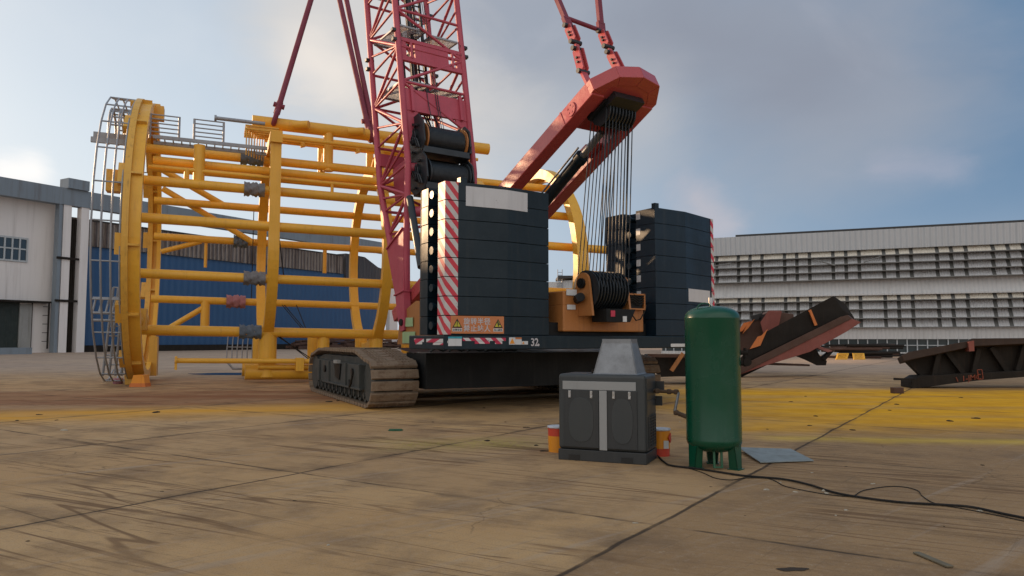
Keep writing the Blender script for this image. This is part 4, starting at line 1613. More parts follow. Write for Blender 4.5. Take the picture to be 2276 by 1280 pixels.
# box panels on the rear face
for w0, w1, cut in ((6.88, 7.66, False), (8.72, 9.50, True)):
    mb = MB()
    if not cut:
        mb.box(bp(0, -BD + .03, (w0 + w1) / 2), (2 * BW - .1, .10, w1 - w0), (UR, BV, BB))
        for s in (-1, 1):
            mb.prism([bp(s * (BW - .08), -BD + .0, w0 + .1), bp(s * (BW - .55), -BD, w0 + .02), bp(s * (BW - .08), -BD, w0 - 1.25)], BV * .06)
            mb.box(bp(s * (BW - .32), -BD - .05, (w0 + w1) / 2 + .04), (.10, .10, w1 - w0 + .14), (UR, BV, BB))
    else:
        mb.box(bp(0, -BD + .03, (w0 + w1) / 2), (1.30, .10, w1 - w0), (UR, BV, BB))
        mb.box(bp(0, -BD + .02, w0 + .05), (2 * BW - .1, .12, .16), (UR, BV, BB))
        mb.box(bp(0, -BD + .02, w1 - .03), (2 * BW - .1, .12, .13), (UR, BV, BB))
        for s in (-1, 1):
            mb.box(bp(s * (BW - .16), -BD + .03, (w0 + w1) / 2), (.22, .10, w1 - w0), (UR, BV, BB))
            mb.beam(bp(s * .66, -BD + .03, w0 + .1), bp(s * (BW - .15), -BD + .03, w1 - .05), .05, .08, up=BV)
            mb.box(bp(s * (BW - .45), -BD - .03, (w0 + w1) / 2), (.08, .06, w1 - w0 - .2), (UR, BV, BB))
    mb.build('boom_panel', M['boom'], boom)
# side boxes inside the lower boom
mb = MB().box(bp(-BW + .45, .35, 5.0), (.06, 1.0, 1.15), (UR, BV, BB))
mb.box(bp(0, .95, 5.9), (2 * BW, .14, .45), (UR, BV, BB))
mb.build('boom_panel', M['boom'], boom)
# pin ears at the joints
mb = MB()
for w in (9.4, 9.75, 12.3):
    for u in (-BW, BW):
        for s in (-1, 1):
            MB().box(bp(u * 1.05, s * BD, w), (.30, .14, .10), (UR, BV, BB)).build('pin_lug', M['winch'], boom)
# mesh walkways across the boom: bars close together in a light frame
for w, (ua, ub), tilt in ((8.0, (-1.14, -.12), .30), (7.95, (.10, 1.14), .30), (10.05, (-1.14, -.12), .30), (9.95, (.10, 1.14), .30), (12.0, (-1.1, -.2), .3)):
    mb = MB()
    q = [bp(ua, -.98, w), bp(ub, -.98, w), bp(ub, .92, w + tilt), bp(ua, .92, w + tilt)]
    for i in range(4):
        mb.beam(q[i], q[(i + 1) % 4], .05, .06)
    nb_ = 34
    for i in range(nb_):
        t = (i + .5) / nb_
        mb.beam(q[0] + (q[1] - q[0]) * t, q[3] + (q[2] - q[3]) * t, .011, .012)
    for i in range(24):
        t = (i + .5) / 24
        mb.beam(q[0] + (q[3] - q[0]) * t, q[1] + (q[2] - q[1]) * t, .011, .012)
    mb.build('walkway', M['grey_tube'], boom)
# ladder and ropes running up the middle
mb = MB()
for u in (-.42, -.02):
    mb.beam(bp(u, -.55, 7.0), bp(u, -.55, W_TOP), .07, .07, up=BV)
for i in range(30):
    mb.beam(bp(-.42, -.55, 7.1 + i * .28), bp(-.02, -.55, 7.1 + i * .28), .035, .035, up=BV)
mb.build('ladder', M['winch'], boom)
for u, v, r in ((-.30, -.2, .05), (-.16, .1, .06), (-.22, -.35, .03), (.10, -.45, .035), (-.36, .3, .05), (-.1, -.3, .04)):
    MB().path([bp(u + .15, v - .5, 6.0), bp(u, v, 7.6), bp(u - .06, v, W_TOP)], r, 8).build('rope', M['winch'], boom)
for u0_ in (-.30, .02, .10):
    MB().path([bp(u0_, -BD - .22, 6.1), bp(u0_ - .03, -BD - .06, 7.2), bp(u0_ - .1, -BD + .1, 9.9), bp(u0_ - .2, -BD + .4, W_TOP)], .014, 6).build('rope', M['winch'], boom)
# hoist winches in the boom foot
for wc, vc, lit in ((5.95, -1.02, True), (4.72, -1.00, False)):
    mb = MB()
    hx = [(-.62, -.34), (-.34, -.66), (.30, -.68), (.65, -.34), (.65, .40), (.25, .74), (-.34, .72), (-.62, .35)]
    mb.prism([bp(-.90, vc + v, wc + w) for v, w in hx], UR * .05)
    mb.prism([bp(.86, vc + v * .9, wc + w * .8) for v, w in hx], UR * .06)
    mb.box(bp(0, vc - .2, wc - .55), (1.75, .5, .22), (UR, BV, BB))
    mb.box(bp(0, vc + .35, wc - .40), (1.75, .2, .5), (UR, BV, BB))
    for u in (-.78, .80):
        mb.box(bp(u, vc + .05, wc + .05), (.10, .35, 1.0), (UR, BV, BB))
    wi = mb.build('hoist_winch', M['winch'], boom, bevel=.012)
    mb = MB()
    mb.tube(bp(-.66, vc, wc), bp(.80, vc, wc), .44, 32)
    for i in range(29):
        u = -.56 + i * .045
        mb.tube(bp(u, vc, wc), bp(u + .03, vc, wc), .458, 24, caps=True)
    mb.build('rope_drum', M['winch'], wi)
    mb = MB()
    for u in (-.70, .78):
        mb.tube(bp(u, vc, wc), bp(u + .05, vc, wc), .54, 32)
    mb.build('drum_flange', M['orange'] if lit else M['winch'], wi)  # upper flange coloured orange in place of sunlight on its edge
    mb = MB()
    mb.tube(bp(-.98, vc, wc + .1), bp(-.88, vc, wc + .1), .20, 20)
    mb.tube(bp(-1.10, vc - .1, wc - .25), bp(-.88, vc - .1, wc - .25), .09, 14)
    mb.tube(bp(-1.08, vc + .22, wc + .38), bp(-.88, vc + .22, wc + .38), .08, 14)
    for dv_, dw_ in ((-.35, .30), (-.3, -.42), (.1, -.48)):
        mb.beam(bp(-.97, vc + dv_, wc + dw_), bp(-.97, vc + dv_ + .38, wc + dw_ + .16), .06, .07)
    for k in range(6):
        a = bp(-.99, vc - .4 + .15 * k, wc - .5 + .1 * k)
        mb.path([a, a + BB * .25 - UR * .06, a + BB * .4 + BV * .2, a + BB * .62 + BV * .22], .025, 6)
    mb.box(bp(1.02, vc, wc - .1), (.24, .40, .45), (UR, BV, BB))
    mb.build('winch_motor', M['winch'], wi)
mb = MB().beam(bp(.70, -1.30, 4.75), bp(1.05, -1.15, 5.15), .10, .16)
mb.build('tie_bar', M['orange'], boom)
mb = MB()
for w in (3.45, 4.95):
    mb.tube(bp(-BW + .05, -.75, w), bp(-BW + .55, -.95, w), .17, 18)
    mb.tube(bp(-BW + .45, -.9, w), bp(-BW + .62, -.97, w), .21, 18)
mb.build('winch_mount', M['boom'], boom)
# backstop strut on the left side
MB().tube(bp(-BW, -.98, 3.85), up(-1.62, 6.25, 3.80), .115, 16).build('backstop', M['winch'], crane)
MB().tube(bp(-BW + .5, -.8, 3.6), up(-1.1, 4.6, 3.2), .05, 10).build('backstop', M['boom'], crane)
# walkway rail beside the cab deck, just seen past the stack
mb = MB()
q = [up(-1.9, 5.5, 3.35), up(-1.2, 5.5, 3.35), up(-1.2, 5.5, 4.3), up(-1.9, 5.5, 4.3)]
for i in range(4):
    mb.beam(q[i], q[(i + 1) % 4], .04, .04)
for i in range(10):
    t = (i + .5) / 10
    mb.beam(q[0] + (q[1] - q[0]) * t, q[3] + (q[2] - q[3]) * t, .02, .02)
mb.build('side_grille', M['grey_tube'], crane)
# ------------------------------------------------------------------ the yellow steel cage lying on its skids
CA = V((0.927, 0.375, -0.016)).normalized()
CP = V((-0.375, 0.927, 0)).normalized()
CZ = V((0, 0, 1))
S0 = V((-14.5, 28.6, 0))


def cp_(s, q, z):
    return S0 + CA * s + CP * q + CZ * z


cage = root('steel_cage', 'tall yellow tubular steel cage of big rings and long pipes lying on its side', 'steel structure', cp_(8, 0, 0))
RZ1, RR1 = 5.44, 5.22
RZ4, RR4 = 5.02, 4.66
RZ2, RR2 = 5.3, 3.72
S_R2, S_R3, S_R4 = 4.75, 8.95, 16.8

mb = MB()
mb.ring(cp_(.06, 0, RZ1), CP, CZ, RR1, .42, .20, 72)
fl = mb.build('end_ring', M['yellow_dirty'], cage)
mb = MB()
mb.ring(cp_(.42, 0, RZ1), CP, CZ, RR1 - .10, .36, .16, 72)
mb.ring(cp_(.24, 0, RZ1), CP, CZ, RR1 + .02, .10, .36, 72)
mb.build('end_ring', M['yellow'], cage)
mb = MB()
for k in range(14):
    a = 2 * math.pi * (k + .3) / 14
    d = CP * math.cos(a) + CZ * math.sin(a)
    t = CA.cross(d)
    mb = MB()
    mb.box(cp_(.24, 0, RZ1) + d * (RR1 + .0), (.46, .07, .40), (CA, t, d))
    mb.box(cp_(-.13, 0, RZ1) + d * (RR1 - .02), (.20, .7, .30), (CA, t, d))
    mb.build('ring_lug', M['yellow_dirty'], fl)
mb = MB()
for q in (-1.3, 1.3):
    mb = MB()
    z = RZ1 - math.sqrt(RR1 ** 2 - q * q)
    mb.beam(cp_(.1, q, z + .25), cp_(.1, q * .9, .18), .28, .34)
    mb.box(cp_(.1, q * .9, .12), (.5, .6, .2), (CA, CP, CZ))
    mb.build('foot', M['yellow_dirty'], cage)
MB().box(cp_(.55, 2.0, 1.0), (.3, .9, 1.6), (CA, CP, CZ)).build('foot', M['yellow_dirty'], cage)
mb = MB()
mb.box(cp_(.45, .2, RZ1 + RR1 + .02), (.34, .5, .55), (CA, CP, CZ))
mb.box(cp_(.35, -.6, RZ1 + RR1 - .25), (.9, .5, .5), (CA, CP, CZ))
mb.prism([cp_(.30, -2.2, 2.0), cp_(.30, -2.2, 2.45), cp_(.30, -2.5, 2.75), cp_(.30, -3.1, 2.75), cp_(.30, -3.1, 2.0)], CA * .3)
mb.build('pad_eye', M['yellow_dirty'], cage)
mb = MB().tube(cp_(.05, -3.6, 2.35), cp_(.35, -2.6, 2.35), .34, 20)
mb.build('pin_boss', M['yellow_dirty'], cage)


# middle rings: far half and bottom round, near upper quarter carried straight up
def u_ring(s, squared):
    mb = MB()
    c = cp_(s, 0, RZ2 - .03 * (s - 4.75))
    if not squared:
        mb.ring(c, CP, CZ, RR2, .34, .36, 72)
    else:
        mb.ring(c, CP, CZ, RR2, .34, .38, 54, -math.pi, math.pi / 2)
        mb.box(cp_(s, -RR2, RZ2 + 2.05), (.38, .34, 4.10), (CA, CP, CZ))
        mb.box(cp_(s, -RR2 / 2, RZ2 + RR2 + .12), (.42, RR2 + .6, .42), (CA, CP, CZ))
    return mb.build('middle_ring', M['yellow'], cage)


u_ring(S_R2, True)
u_ring(S_R3, False)
mb = MB()
mb.ring(cp_(S_R4, 0, RZ4), CP, CZ, RR4, .42, .42, 72)
mb.ring(cp_(S_R4 + .35, 0, RZ4), CP, CZ, RR4 - .2, .25, .2, 72)
mb.build('end_ring', M['yellow'], cage)
mb = MB()
mb.ring(cp_(13.3, 0, RZ2 - .1), CP, CZ, RR2 + .1, .36, .36, 72)
mb.build('middle_ring', M['yellow'], cage)

# long pipes
PIPES = [(-3.70, 5.85, 0.176, .3, 19.0), (-3.46, 3.95, 0.168, .3, 17.0), (-1.9, 2.02, 0.185, .3, 17.0), (-3.25, 7.25, 0.172, .3, 17.0),
         (-1.55, 8.78, 0.172, .3, 17.0), (-2.50, 8.15, 0.155, .6, 17.0),
         (3.66, 6.15, 0.163, .3, 17.0), (3.20, 3.40, 0.163, .3, 17.0), (1.6, 8.75, 0.163, .3, 17.0), (3.0, 7.62, 0.163, .3, 17.0), (1.9, 2.0, 0.172, .3, 17.0)]
for q, z, r, s0, s1 in PIPES:
    MB().tube(cp_(s0, q, z), cp_(s1, q, z), r, 18).build('long_pipe', M['yellow'], cage)
MB().tube(cp_(.5, -3.1, 7.78), cp_(9.3, -3.1, 7.78), .065, 10).build('thin_rod', M['yellow'], cage)
# pipes on top, with their posts and stubs
MB().tube(cp_(4.0, -1.5, 10.30), cp_(13.9, -1.5, 10.30), .245, 20).build('top_pipe', M['yellow'], cage)
MB().tube(cp_(4.6, .55, 10.28), cp_(13.7, .55, 10.28), .21, 18).build('top_pipe', M['yellow'], cage)
for s in (6.95, 9.05, 11.6):
    for q in (-1.5, .55):
        MB().tube(cp_(s, q, 8.6), cp_(s, q, 10.3), .20 if q < 0 else .16, 16).build('post', M['yellow'], cage)
    MB().tube(cp_(s, .5, 8.9), cp_(s - .1, -1.2, 9.4), .10, 12).build('brace', M['yellow'], cage)
for s in (5.35, 7.55, 9.6):
    mb = MB()
    mb.path([cp_(s, -1.5, 9.72), cp_(s + .55, -1.5, 9.70), cp_(s + .62, -1.5, 9.5)], .13, 12)
    mb.tube(cp_(s + .2, -1.75, 10.28), cp_(s + .75, -2.05, 10.28), .16, 12)
    mb.build('pipe_stub', M['yellow'], cage)
mb = MB()
for i in range(3):
    mb.tube(cp_(4.5, -1.0 - .55 * i, 9.72 - i * .05), cp_(13.2, -1.0 - .55 * i, 9.72 - i * .05), .07, 10)
mb.build('thin_rod', M['yellow'], cage)
# short posts and diagonals between the pipes
for s, q, z0, z1, r in ((2.15, -3.0, 7.25, 8.75, .20), (1.75, -3.1, 7.25, 7.8, .09), (6.9, -3.1, 7.3, 7.8, .06), (2.45, 3.2, 2.0, 3.4, .19), (2.4, 3.7, 4.9, 6.1, .07), (7.6, 3.7, 4.9, 6.1, .09)):
    MB().tube(cp_(s, q, z0), cp_(s, q, z1), r, 14).build('post', M['yellow'], cage)
for a, b, r in (((.6, 3.2, 8.2), (4.4, 3.4, 6.1), .13), ((.8, 3.2, 2.0), (2.4, 3.2, 3.1), .12), ((.6, 2.6, 8.9), (3.2, 3.1, 7.6), .14), ((.6, 3.7, 5.5), (2.2, 3.7, 6.05), .11)):
    MB().tube(cp_(*a), cp_(*b), r, 12).build('brace', M['yellow'], cage)
# legs and skid
for s, q, r in ((4.75, -1.75, .34), (4.65, 1.3, .30), (6.85, -1.75, .24), (6.8, .8, .26), (8.95, -1.75, .27), (8.85, .9, .27), (11.2, -1.75, .24), (10.9, .9, .25), (13.3, -1.75, .24)):
    MB().tube(cp_(s, q, .3), cp_(s, q, 2.0), r, 18).build('leg', M['yellow'], cage)
mb = MB()
for q in (-1.75, 1.0):
    mb.tube(cp_(3.95, q, .50), cp_(14.5, q, .50), .30, 20)
sk = mb.build('skid', M['yellow'], cage)
mb = MB().tube(cp_(1.55, -2.3, .92), cp_(6.8, -2.3, .92), .095, 12)
mb.tube(cp_(1.52, -2.3, .92), cp_(1.60, -2.3, .92), .16, 12)
mb.box(cp_(1.56, -2.3, .74), (.08, .22, .3), (CA, CP, CZ))
mb.box(cp_(5.9, -2.3, .80), (.30, .3, .5), (CA, CP, CZ))
mb.tube(cp_(4.4, -2.1, .70), cp_(7.0, -2.1, .70), .10, 12)
mb.build('drain_pipe', M['yellow'], cage)

# grey tube guard running round the outside of the end ring
gd = MB()
GS = (-.90, -.62, -.34, -.08)
NG = 26
for s in GS:
    gd.path([cp_(s, 5.36 * math.cos(2 * math.pi * k / NG), RZ1 + 5.36 * math.sin(2 * math.pi * k / NG)) for k in range(3, 22)], .032, 6)
for k in range(3, 22):
    a = 2 * math.pi * k / NG
    gd.tube(cp_(GS[0], 5.36 * math.cos(a), RZ1 + 5.36 * math.sin(a)), cp_(GS[-1] + .1, 5.36 * math.cos(a), RZ1 + 5.36 * math.sin(a)), .028, 6)
gd.build('tube_guard', M['grey_tube'], cage)
# second small hoop set near the top and catwalk stubs
gd = MB()
for s in (-.72, -.42, -.15):
    pts = []
    for k in range(9):
        a = math.pi * (0.02 + .96 * k / 8)
        pts.append(cp_(s, -2.6 - 1.0 * math.cos(a), 8.95 + .85 * math.sin(a)))
    gd.path(pts, .04, 6)
    gd.tube(cp_(s, -3.6, 9.0), cp_(s, -3.6, 8.3), .045, 6)
for k in range(9):
    a = math.pi * (0.02 + .96 * k / 8)
    gd.tube(cp_(-.72, -2.6 - 1.0 * math.cos(a), 8.95 + .85 * math.sin(a)), cp_(.2, -2.6 - 1.0 * math.cos(a), 8.95 + .85 * math.sin(a)), .03, 6)
gd.build('tube_guard', M['grey_tube'], cage)
mb = MB()
mb.beam(cp_(-1.25, -3.0, 8.75), cp_(.2, -3.0, 8.75), .12, .18)
mb.beam(cp_(-1.2, -3.9, 8.35), cp_(.2, -3.9, 8.35), .12, .18)
mb.build('catwalk_beam', M['grey_tube'], cage)
mb = MB()
mb.box(cp_(-.35, -4.35, 6.90), (.55, .5, .72), (CA, CP, CZ))
mb.tube(cp_(-.2, -4.35, 6.75), cp_(.2, -4.3, 6.75), .12, 10)
mb.build('junction_box', M['yellow_dirty'], cage)
# lower ladder racks beside the end ring
gd = MB()
for z, q, s0 in ((3.05, -3.2, -1.05), (2.55, -3.2, -1.05), (2.3, -3.2, -1.05)):
    gd.tube(cp_(s0, q, z), cp_(.1, q, z), .055, 6)
for i in range(6):
    gd.tube(cp_(-1.05 + .2 * i, -3.2, 2.55), cp_(-.98 + .2 * i, -3.0, 3.05), .04, 6)
for i in range(5):
    a, b = cp_(-.55 + .16 * i, -2.2 - i * .05, 3.5), cp_(-.85 + .2 * i, -1.6, .35)
    gd.tube(a, b, .045, 6)
for i in range(10):
    t = i / 9
    gd.tube(cp_(-.55 - .3 * t, -2.2 + .6 * t, 3.5 - 3.1 * t), cp_(.05 - .2 * t, -2.2 + .6 * t, 3.5 - 3.1 * t), .03, 6)
gd.build('stair_rack', M['grey_tube'], cage)

# walkway with rails along the top near side
mb = MB()
mb.beam(cp_(.6, -2.9, 8.92), cp_(4.5, -2.9, 8.92), .10, .12)
mb.beam(cp_(.6, -2.5, 8.80), cp_(4.5, -2.5, 8.80), .10, .12)
for i in range(14):
    mb.beam(cp_(.7 + i * .28, -2.95, 8.86), cp_(.7 + i * .28, -2.4, 8.86), .04, .04)
wk = mb.build('walkway', M['grey_tube'], cage)
for s0, s1 in ((.5, 1.45), (1.95, 2.95)):
    mb = MB()
    for i in range(6):
        z = 8.95 + i * .155
        mb.tube(cp_(s0, -2.9, z), cp_(s1, -2.9, z), .025, 6)
    for s in (s0, s1):
        mb.tube(cp_(s, -2.9, 8.85), cp_(s, -2.9, 9.74), .04, 6)
    mb.build('railing', M['grey_tube'], wk)
mb = MB()
mb.tube(cp_(2.65, -2.9, 9.86), cp_(4.4, -2.9, 9.86), .07, 10)
mb.tube(cp_(2.62, -2.9, 9.86), cp_(2.70, -2.9, 9.86), .11, 10)
mb.build('thin_rod', M['grey_tube'], cage)
mb = MB()
for i in range(8):
    s = 3.75 + .1 * i
    mb.tube(cp_(s, -2.9 + .12 * i, 8.6), cp_(s, -2.9 + .12 * i, 9.72), .022, 6)
for z in (9.72, 9.60):
    for i in range(5):
        mb.tube(cp_(3.7, -2.9 + .3 * i, z), cp_(4.9, -2.9 + .3 * i, z), .04, 6)
mb.build('railing', M['yellow_dirty'], wk)
mb = MB()
for i in range(7):
    s = 3.35 + .2 * i
    mb.path([cp_(s + .05, 1.6, 2.05), cp_(s, 1.5, 1.3), cp_(s, 1.4, .75)], .025, 6)
for z in (2.05, 1.4):
    mb.tube(cp_(3.35, 1.55, z), cp_(4.65, 1.55, z), .025, 6)
mb.path([cp_(3.4, 1.4, .75), cp_(3.6, 1.3, .5), cp_(4.6, 1.3, .5)], .05, 8)
mb.build('hose_basket', M['grey_tube'], cage)
# thin wires hanging from the pipes to the ground
mb = MB()
for a, b in (((4.35, 3.0, 7.6), (4.35, 3.3, 3.4)), ((4.9, -3.5, 5.9), (5.2, -3.3, 3.8)), ((5.0, -1.9, 2.0), (7.0, -2.4, .4)), ((4.9, -1.9, 2.0), (7.4, -2.6, .3)), ((5.6, 3.2, 3.4), (7.4, 0, .8)), ((5.7, 3.2, 3.4), (7.5, 0, .8)), ((6.2, 3.3, 3.6), (6.7, 2.0, 2.0))):
    MB().tube(cp_(*a), cp_(*b), .02, 5).build('wire', M['cable'], cage)


# cloth bundles tied round the pipes where ring two stands
def cloth_wrap(s0, s1, q, z, r, m, label):
    mb = MB()
    prof = []
    nseg = 16
    a, b = cp_(s0, q, z), cp_(s1, q, z)
    vs, fs = [], []
    na = 20
    for i in range(nseg + 1):
        t = i / nseg
        for k in range(na):
            an = 2 * math.pi * k / na
            rr = r * (1 + .10 * math.sin(9 * t + k * 1.7) + .09 * math.sin(23 * t - k * 2.3) - (.14 if abs(t - .35) < .05 or abs(t - .7) < .05 else 0))
            vs.append(a + (b - a) * t + CP * (rr * math.cos(an)) + CZ * (rr * math.sin(an)))
    for i in range(nseg):
        for k in range(na):
            l = (k + 1) % na
            fs.append((i * na + k, i * na + l, (i + 1) * na + l, (i + 1) * na + k))
    mb.add(vs, fs, True)
    o = mb.build('pipe_wrap', M[m])
    tag(o, label, 'cloth wrap', 'cloth wraps tied round the cage pipes')


cloth_wrap(3.70, 4.42, -3.25, 7.25, .245, 'rag_grey', 'grey checked cloth wrapped round an upper pipe of the yellow cage')
cloth_wrap(3.75, 4.5, -3.46, 3.95, .24, 'rag_grey', 'dark grey cloth wrapped round the middle pipe of the yellow cage')
cloth_wrap(3.7, 4.5, -1.9, 2.02, .25, 'rag_blue', 'pale blue cloth wrapped round the lowest pipe of the yellow cage')
cloth_wrap(3.55, 4.15, 3.66, 6.15, .26, 'rag_blue', 'bunched blue cloth tied on a pipe against the sky inside the yellow cage')
cloth_wrap(3.3, 4.1, 3.20, 3.40, .27, 'rag_pink', 'pink cloth tied round a pipe of the yellow cage')
cloth_wrap(3.6, 4.45, -1.55, 8.78, .24, 'rag_blue', 'dark blue cloth wrapped round a topmost pipe of the yellow cage')

# lifting slings from the hook down to the cage's top pipe
for (x0, y0, s0, x1, y1, lab) in ((612, 262, 4.65, 700, -30, 'single maroon lifting sling left of the red boom holding the yellow cage'),
                                  (822, 300, 9.0, 748, -30, 'left one of two maroon slings hanging beside the lattice boom'),
                                  (833, 305, 9.3, 764, -30, 'right one of two maroon slings hanging beside the lattice boom')):
    a = cp_(s0, -1.5, 10.45)
    y = a.y
    a = at(x0, y0, y)
    b = at(x1, y1, y + 2.5)
    sl = root('lifting_sling', lab, 'sling', a, 'maroon slings lifting the yellow cage')
    MB().path([a + (b - a) * .10, b + (b - a) * .6], .115, 12).build('strap', M['sling'], sl)
    d = (b - a).normalized()
    sd_ = d.cross(CP).normalized()
    mb = MB()
    ring = [a + (b - a) * .02 + d * (.30 * math.cos(2 * math.pi * k / 16)) + CP * (.30 * math.sin(2 * math.pi * k / 16)) - d * .15 for k in range(16)]
    mb.path(ring, .10, 8, closed=True)
    mb.tube(a + (b - a) * .085 - sd_ * .22, a + (b - a) * .085 + sd_ * .22, .10, 10)
    mb.tube(a + (b - a) * .03, a + (b - a) * .11, .13, 10)
    mb.build('shackle', M['sling'], sl)
# ------------------------------------------------------------------ screw compressor
k0 = ath(1437, 1034)
k1 = ath(1241, 1021)
KX = (k0 - k1)
KW = KX.length
KX.normalize()
KY = V((-KX.y, KX.x, 0))
KAX = (KX, KY, UZ)
KD, KH = 0.66, 1.18


def kp(x, y, z=0.0):                           # x from the left front corner, y to the back
    return k1 + KX * x + KY * y + UZ * z


comp = root('air_compressor', 'dark grey cabinet air compressor with light grey T-shaped trim and a metal hood', 'compressor', kp(KW / 2, KD / 2))
mb = MB().box(kp(KW / 2, KD / 2, .075), (KW, KD, .15), KAX)
bse = mb.build('base', M['comp_door'], comp, bevel=.008)
mb = MB()
for x in (.23, KW - .26):
    MB().box(kp(x, .0, .05), (.16, .012, .065), KAX).build('fork_pocket', M['sign_black'], bse)
mb = MB().box(kp(KW / 2, KD / 2, .152 + (KH - .152) / 2), (KW - .004, KD - .004, KH - .152), KAX)
cab = mb.build('cabinet', M['comp'], comp, bevel=.045, segs=4)
for x0, x1 in ((.085, KW * .475), (KW * .575, KW - .115)):
    mb = MB().box(kp((x0 + x1) / 2, -.004, .575), (x1 - x0, .018, .78), KAX)
    d = mb.build('door', M['comp_door'], comp, bevel=.006)
    mb = MB()
    cx = (x0 + x1) / 2
    vs = []
    for k in range(32):
        a = 2 * math.pi * k / 32
        ex = 2.6
        xx = abs(math.cos(a)) ** (2 / ex) * (1 if math.cos(a) >= 0 else -1) * (x1 - x0) * .36
        zz = abs(math.sin(a)) ** (2 / ex) * (1 if math.sin(a) >= 0 else -1) * .30
        vs.append(kp(cx + xx, -.0135, .56 + zz))
    mb.prism(vs, KY * -.006)
    mb.build('pressed_panel', M['comp'], d, bevel=.004)
    for x in (x0 + .09, x1 - .10):
        mb = MB().box(kp(x, -.018, .905), (.035, .014, .10), KAX)
        mb.box(kp(x, -.027, .93), (.022, .01, .05), KAX)
        mb.box(kp(x, -.027, .868), (.026, .014, .018), KAX)
        mb.build('latch', M['chrome'], d, bevel=.002)
mb = MB()
mb.box(kp(KW * .475, -.002, 1.025), (KW - .20, .012, .115), KAX)
mb.box(kp(KW * .525, -.0028, .56), (.105, .013, .80), KAX)
mb.build('trim', M['comp_trim'], comp, bevel=.002)
# right side: panel seams and the louvre grille
mb = MB()
mb.box(kp(KW + .001, KD * .5, .985), (.008, KD - .12, .29), KAX)
mb.box(kp(KW + .001, KD * .5, .735), (.008, KD - .12, .19), KAX)
mb.box(kp(KW + .001, KD * .5, .40), (.008, KD - .12, .46), KAX)
sp = mb.build('side_panel', M['comp'], comp, bevel=.003)
mb = MB().box(kp(KW + .004, KD * .52, .41), (.008, KD - .24, .42), KAX)
gr = mb.build('grille', M['sign_black'], comp)
mb = MB()
for i in range(11):
    mb.box(kp(KW + .012, KD * .52, .215 + i * .039), (.012, KD - .23, .008), KAX)
for i in range(4):
    mb.box(kp(KW + .012, .14 + i * .135, .41), (.010, .010, .41), KAX)
mb.build('grille_bar', M['comp'], gr)
# hood
hb, ht = (.50, KW - .135, .06, KD - .06), (.605, KW - .235, .16, KD - .16)


def frustum(z0, z1, a, b, t=0.0):
    vs = [kp(a[0], a[2], z0), kp(a[1], a[2], z0), kp(a[1], a[3], z0), kp(a[0], a[3], z0),
          kp(b[0], b[2], z1), kp(b[1], b[2], z1), kp(b[1], b[3], z1), kp(b[0], b[3], z1)]
    return vs, [(0, 1, 5, 4), (1, 2, 6, 5), (2, 3, 7, 6), (3, 0, 4, 7)]


mb = MB()
mb.add(*frustum(KH, 1.635, hb, ht))
e = .008
mb.add(*frustum(1.60, 1.66, (ht[0] - e, ht[1] + e, ht[2] - e, ht[3] + e), (ht[0] - e, ht[1] + e, ht[2] - e, ht[3] + e)))
mb.add(*frustum(KH - .005, KH + .012, (hb[0] - .02, hb[1] + .02, hb[2] - .02, hb[3] + .02), (hb[0] - .0, hb[1] + .0, hb[2] - .0, hb[3] + .0)))
for i, j in ((0, 0), (1, 1), (2, 2), (3, 3)):
    v0 = frustum(KH, 1.635, hb, ht)[0]
    mb.beam(v0[i], v0[i + 4], .012, .012)
hood = mb.build('hood', M['galv'], comp)
sol = hood.modifiers.new('solid', 'SOLIDIFY')
sol.thickness = .004
mb = MB()
mb.tube(kp(.44, .25, KH), kp(.44, .25, KH + .05), .03, 10)
mb.tube(kp(.47, .25, KH), kp(.49, .27, KH + .09), .022, 8)
mb.build('breather', M['dark_steel'], comp)
mb = MB().box(kp(KW + .06, KD - .03, .99), (.12, .03, .16), KAX)
mb.box(kp(KW + .05, KD - .05, .80), (.09, .03, .13), KAX)
mb.build('bracket', M['comp_door'], comp)

# pipe from the compressor to the tank
TK = V((at(1583, HZ, 9.80).x, 9.80, 0))
TRD = .352
pp = [kp(KW - .02, KD * .75, .945), kp(KW + .12, KD * .72, .94)]
y0 = pp[1].y
pp += [at(1503, 871, y0 - .15), at(1508, 874, y0 - .17), at(1500, 912, y0 - .2), at(1503, 917, y0 - .2), TK + V((-.30, .05, at(1524, 921, y0).z))]
pr = root('connecting_pipe', 'rusty steel pipe with elbows running from the grey compressor to the green tank', 'pipe', pp[2])
MB().path(pp[:3], .024, 10).build('pipe', M['rust'], pr)
MB().path(pp[2:6], .022, 10).build('pipe', M['galv'], pr)
MB().path(pp[5:], .030, 10).build('pipe', M['rust'], pr)
for c in (pp[2], pp[5], (pp[1] + pp[2]) / 2, (pp[0] + pp[1]) / 2):
    mb = MB().box(c, (.07, .07, .07))
    mb.build('elbow', M['rust'], pr, bevel=.02)

# ------------------------------------------------------------------ green air tank
tank = root('air_tank', 'tall dark green air receiver tank standing on three short legs', 'tank', TK)
prof = []
zb, zt, hd_ = .19, 1.935, .15
for k in range(9):
    a = math.pi / 2 * k / 8
    prof.append((TRD * math.sin(a), zb + hd_ * (1 - math.cos(a))))
prof.append((TRD + .003, zb + hd_ + .012))
prof.append((TRD, zb + hd_ + .03))
prof.append((TRD, zt - .012))
prof.append((TRD + .003, zt))
for k in range(10):
    a = math.pi / 2 * k / 9
    prof.append((TRD * math.cos(a) ** .8, zt + .01 + hd_ * math.sin(a)))
MB().lathe(TK, prof, 64).build('shell', M['green'], tank)
mb = MB().tube(TK + V((-.01, 0, zt + .14)), TK + V((-.01, 0, zt + .24)), .022, 12)
mb.tube(TK + V((-.01, 0, zt + .20)), TK + V((-.01, 0, zt + .27)), .032, 12)
mb.build('safety_valve', M['chrome'], tank)
mb = MB()
for k in range(14):
    a = math.pi * k / 13
    q = TK + V((-.12, -.12, zt + .135))
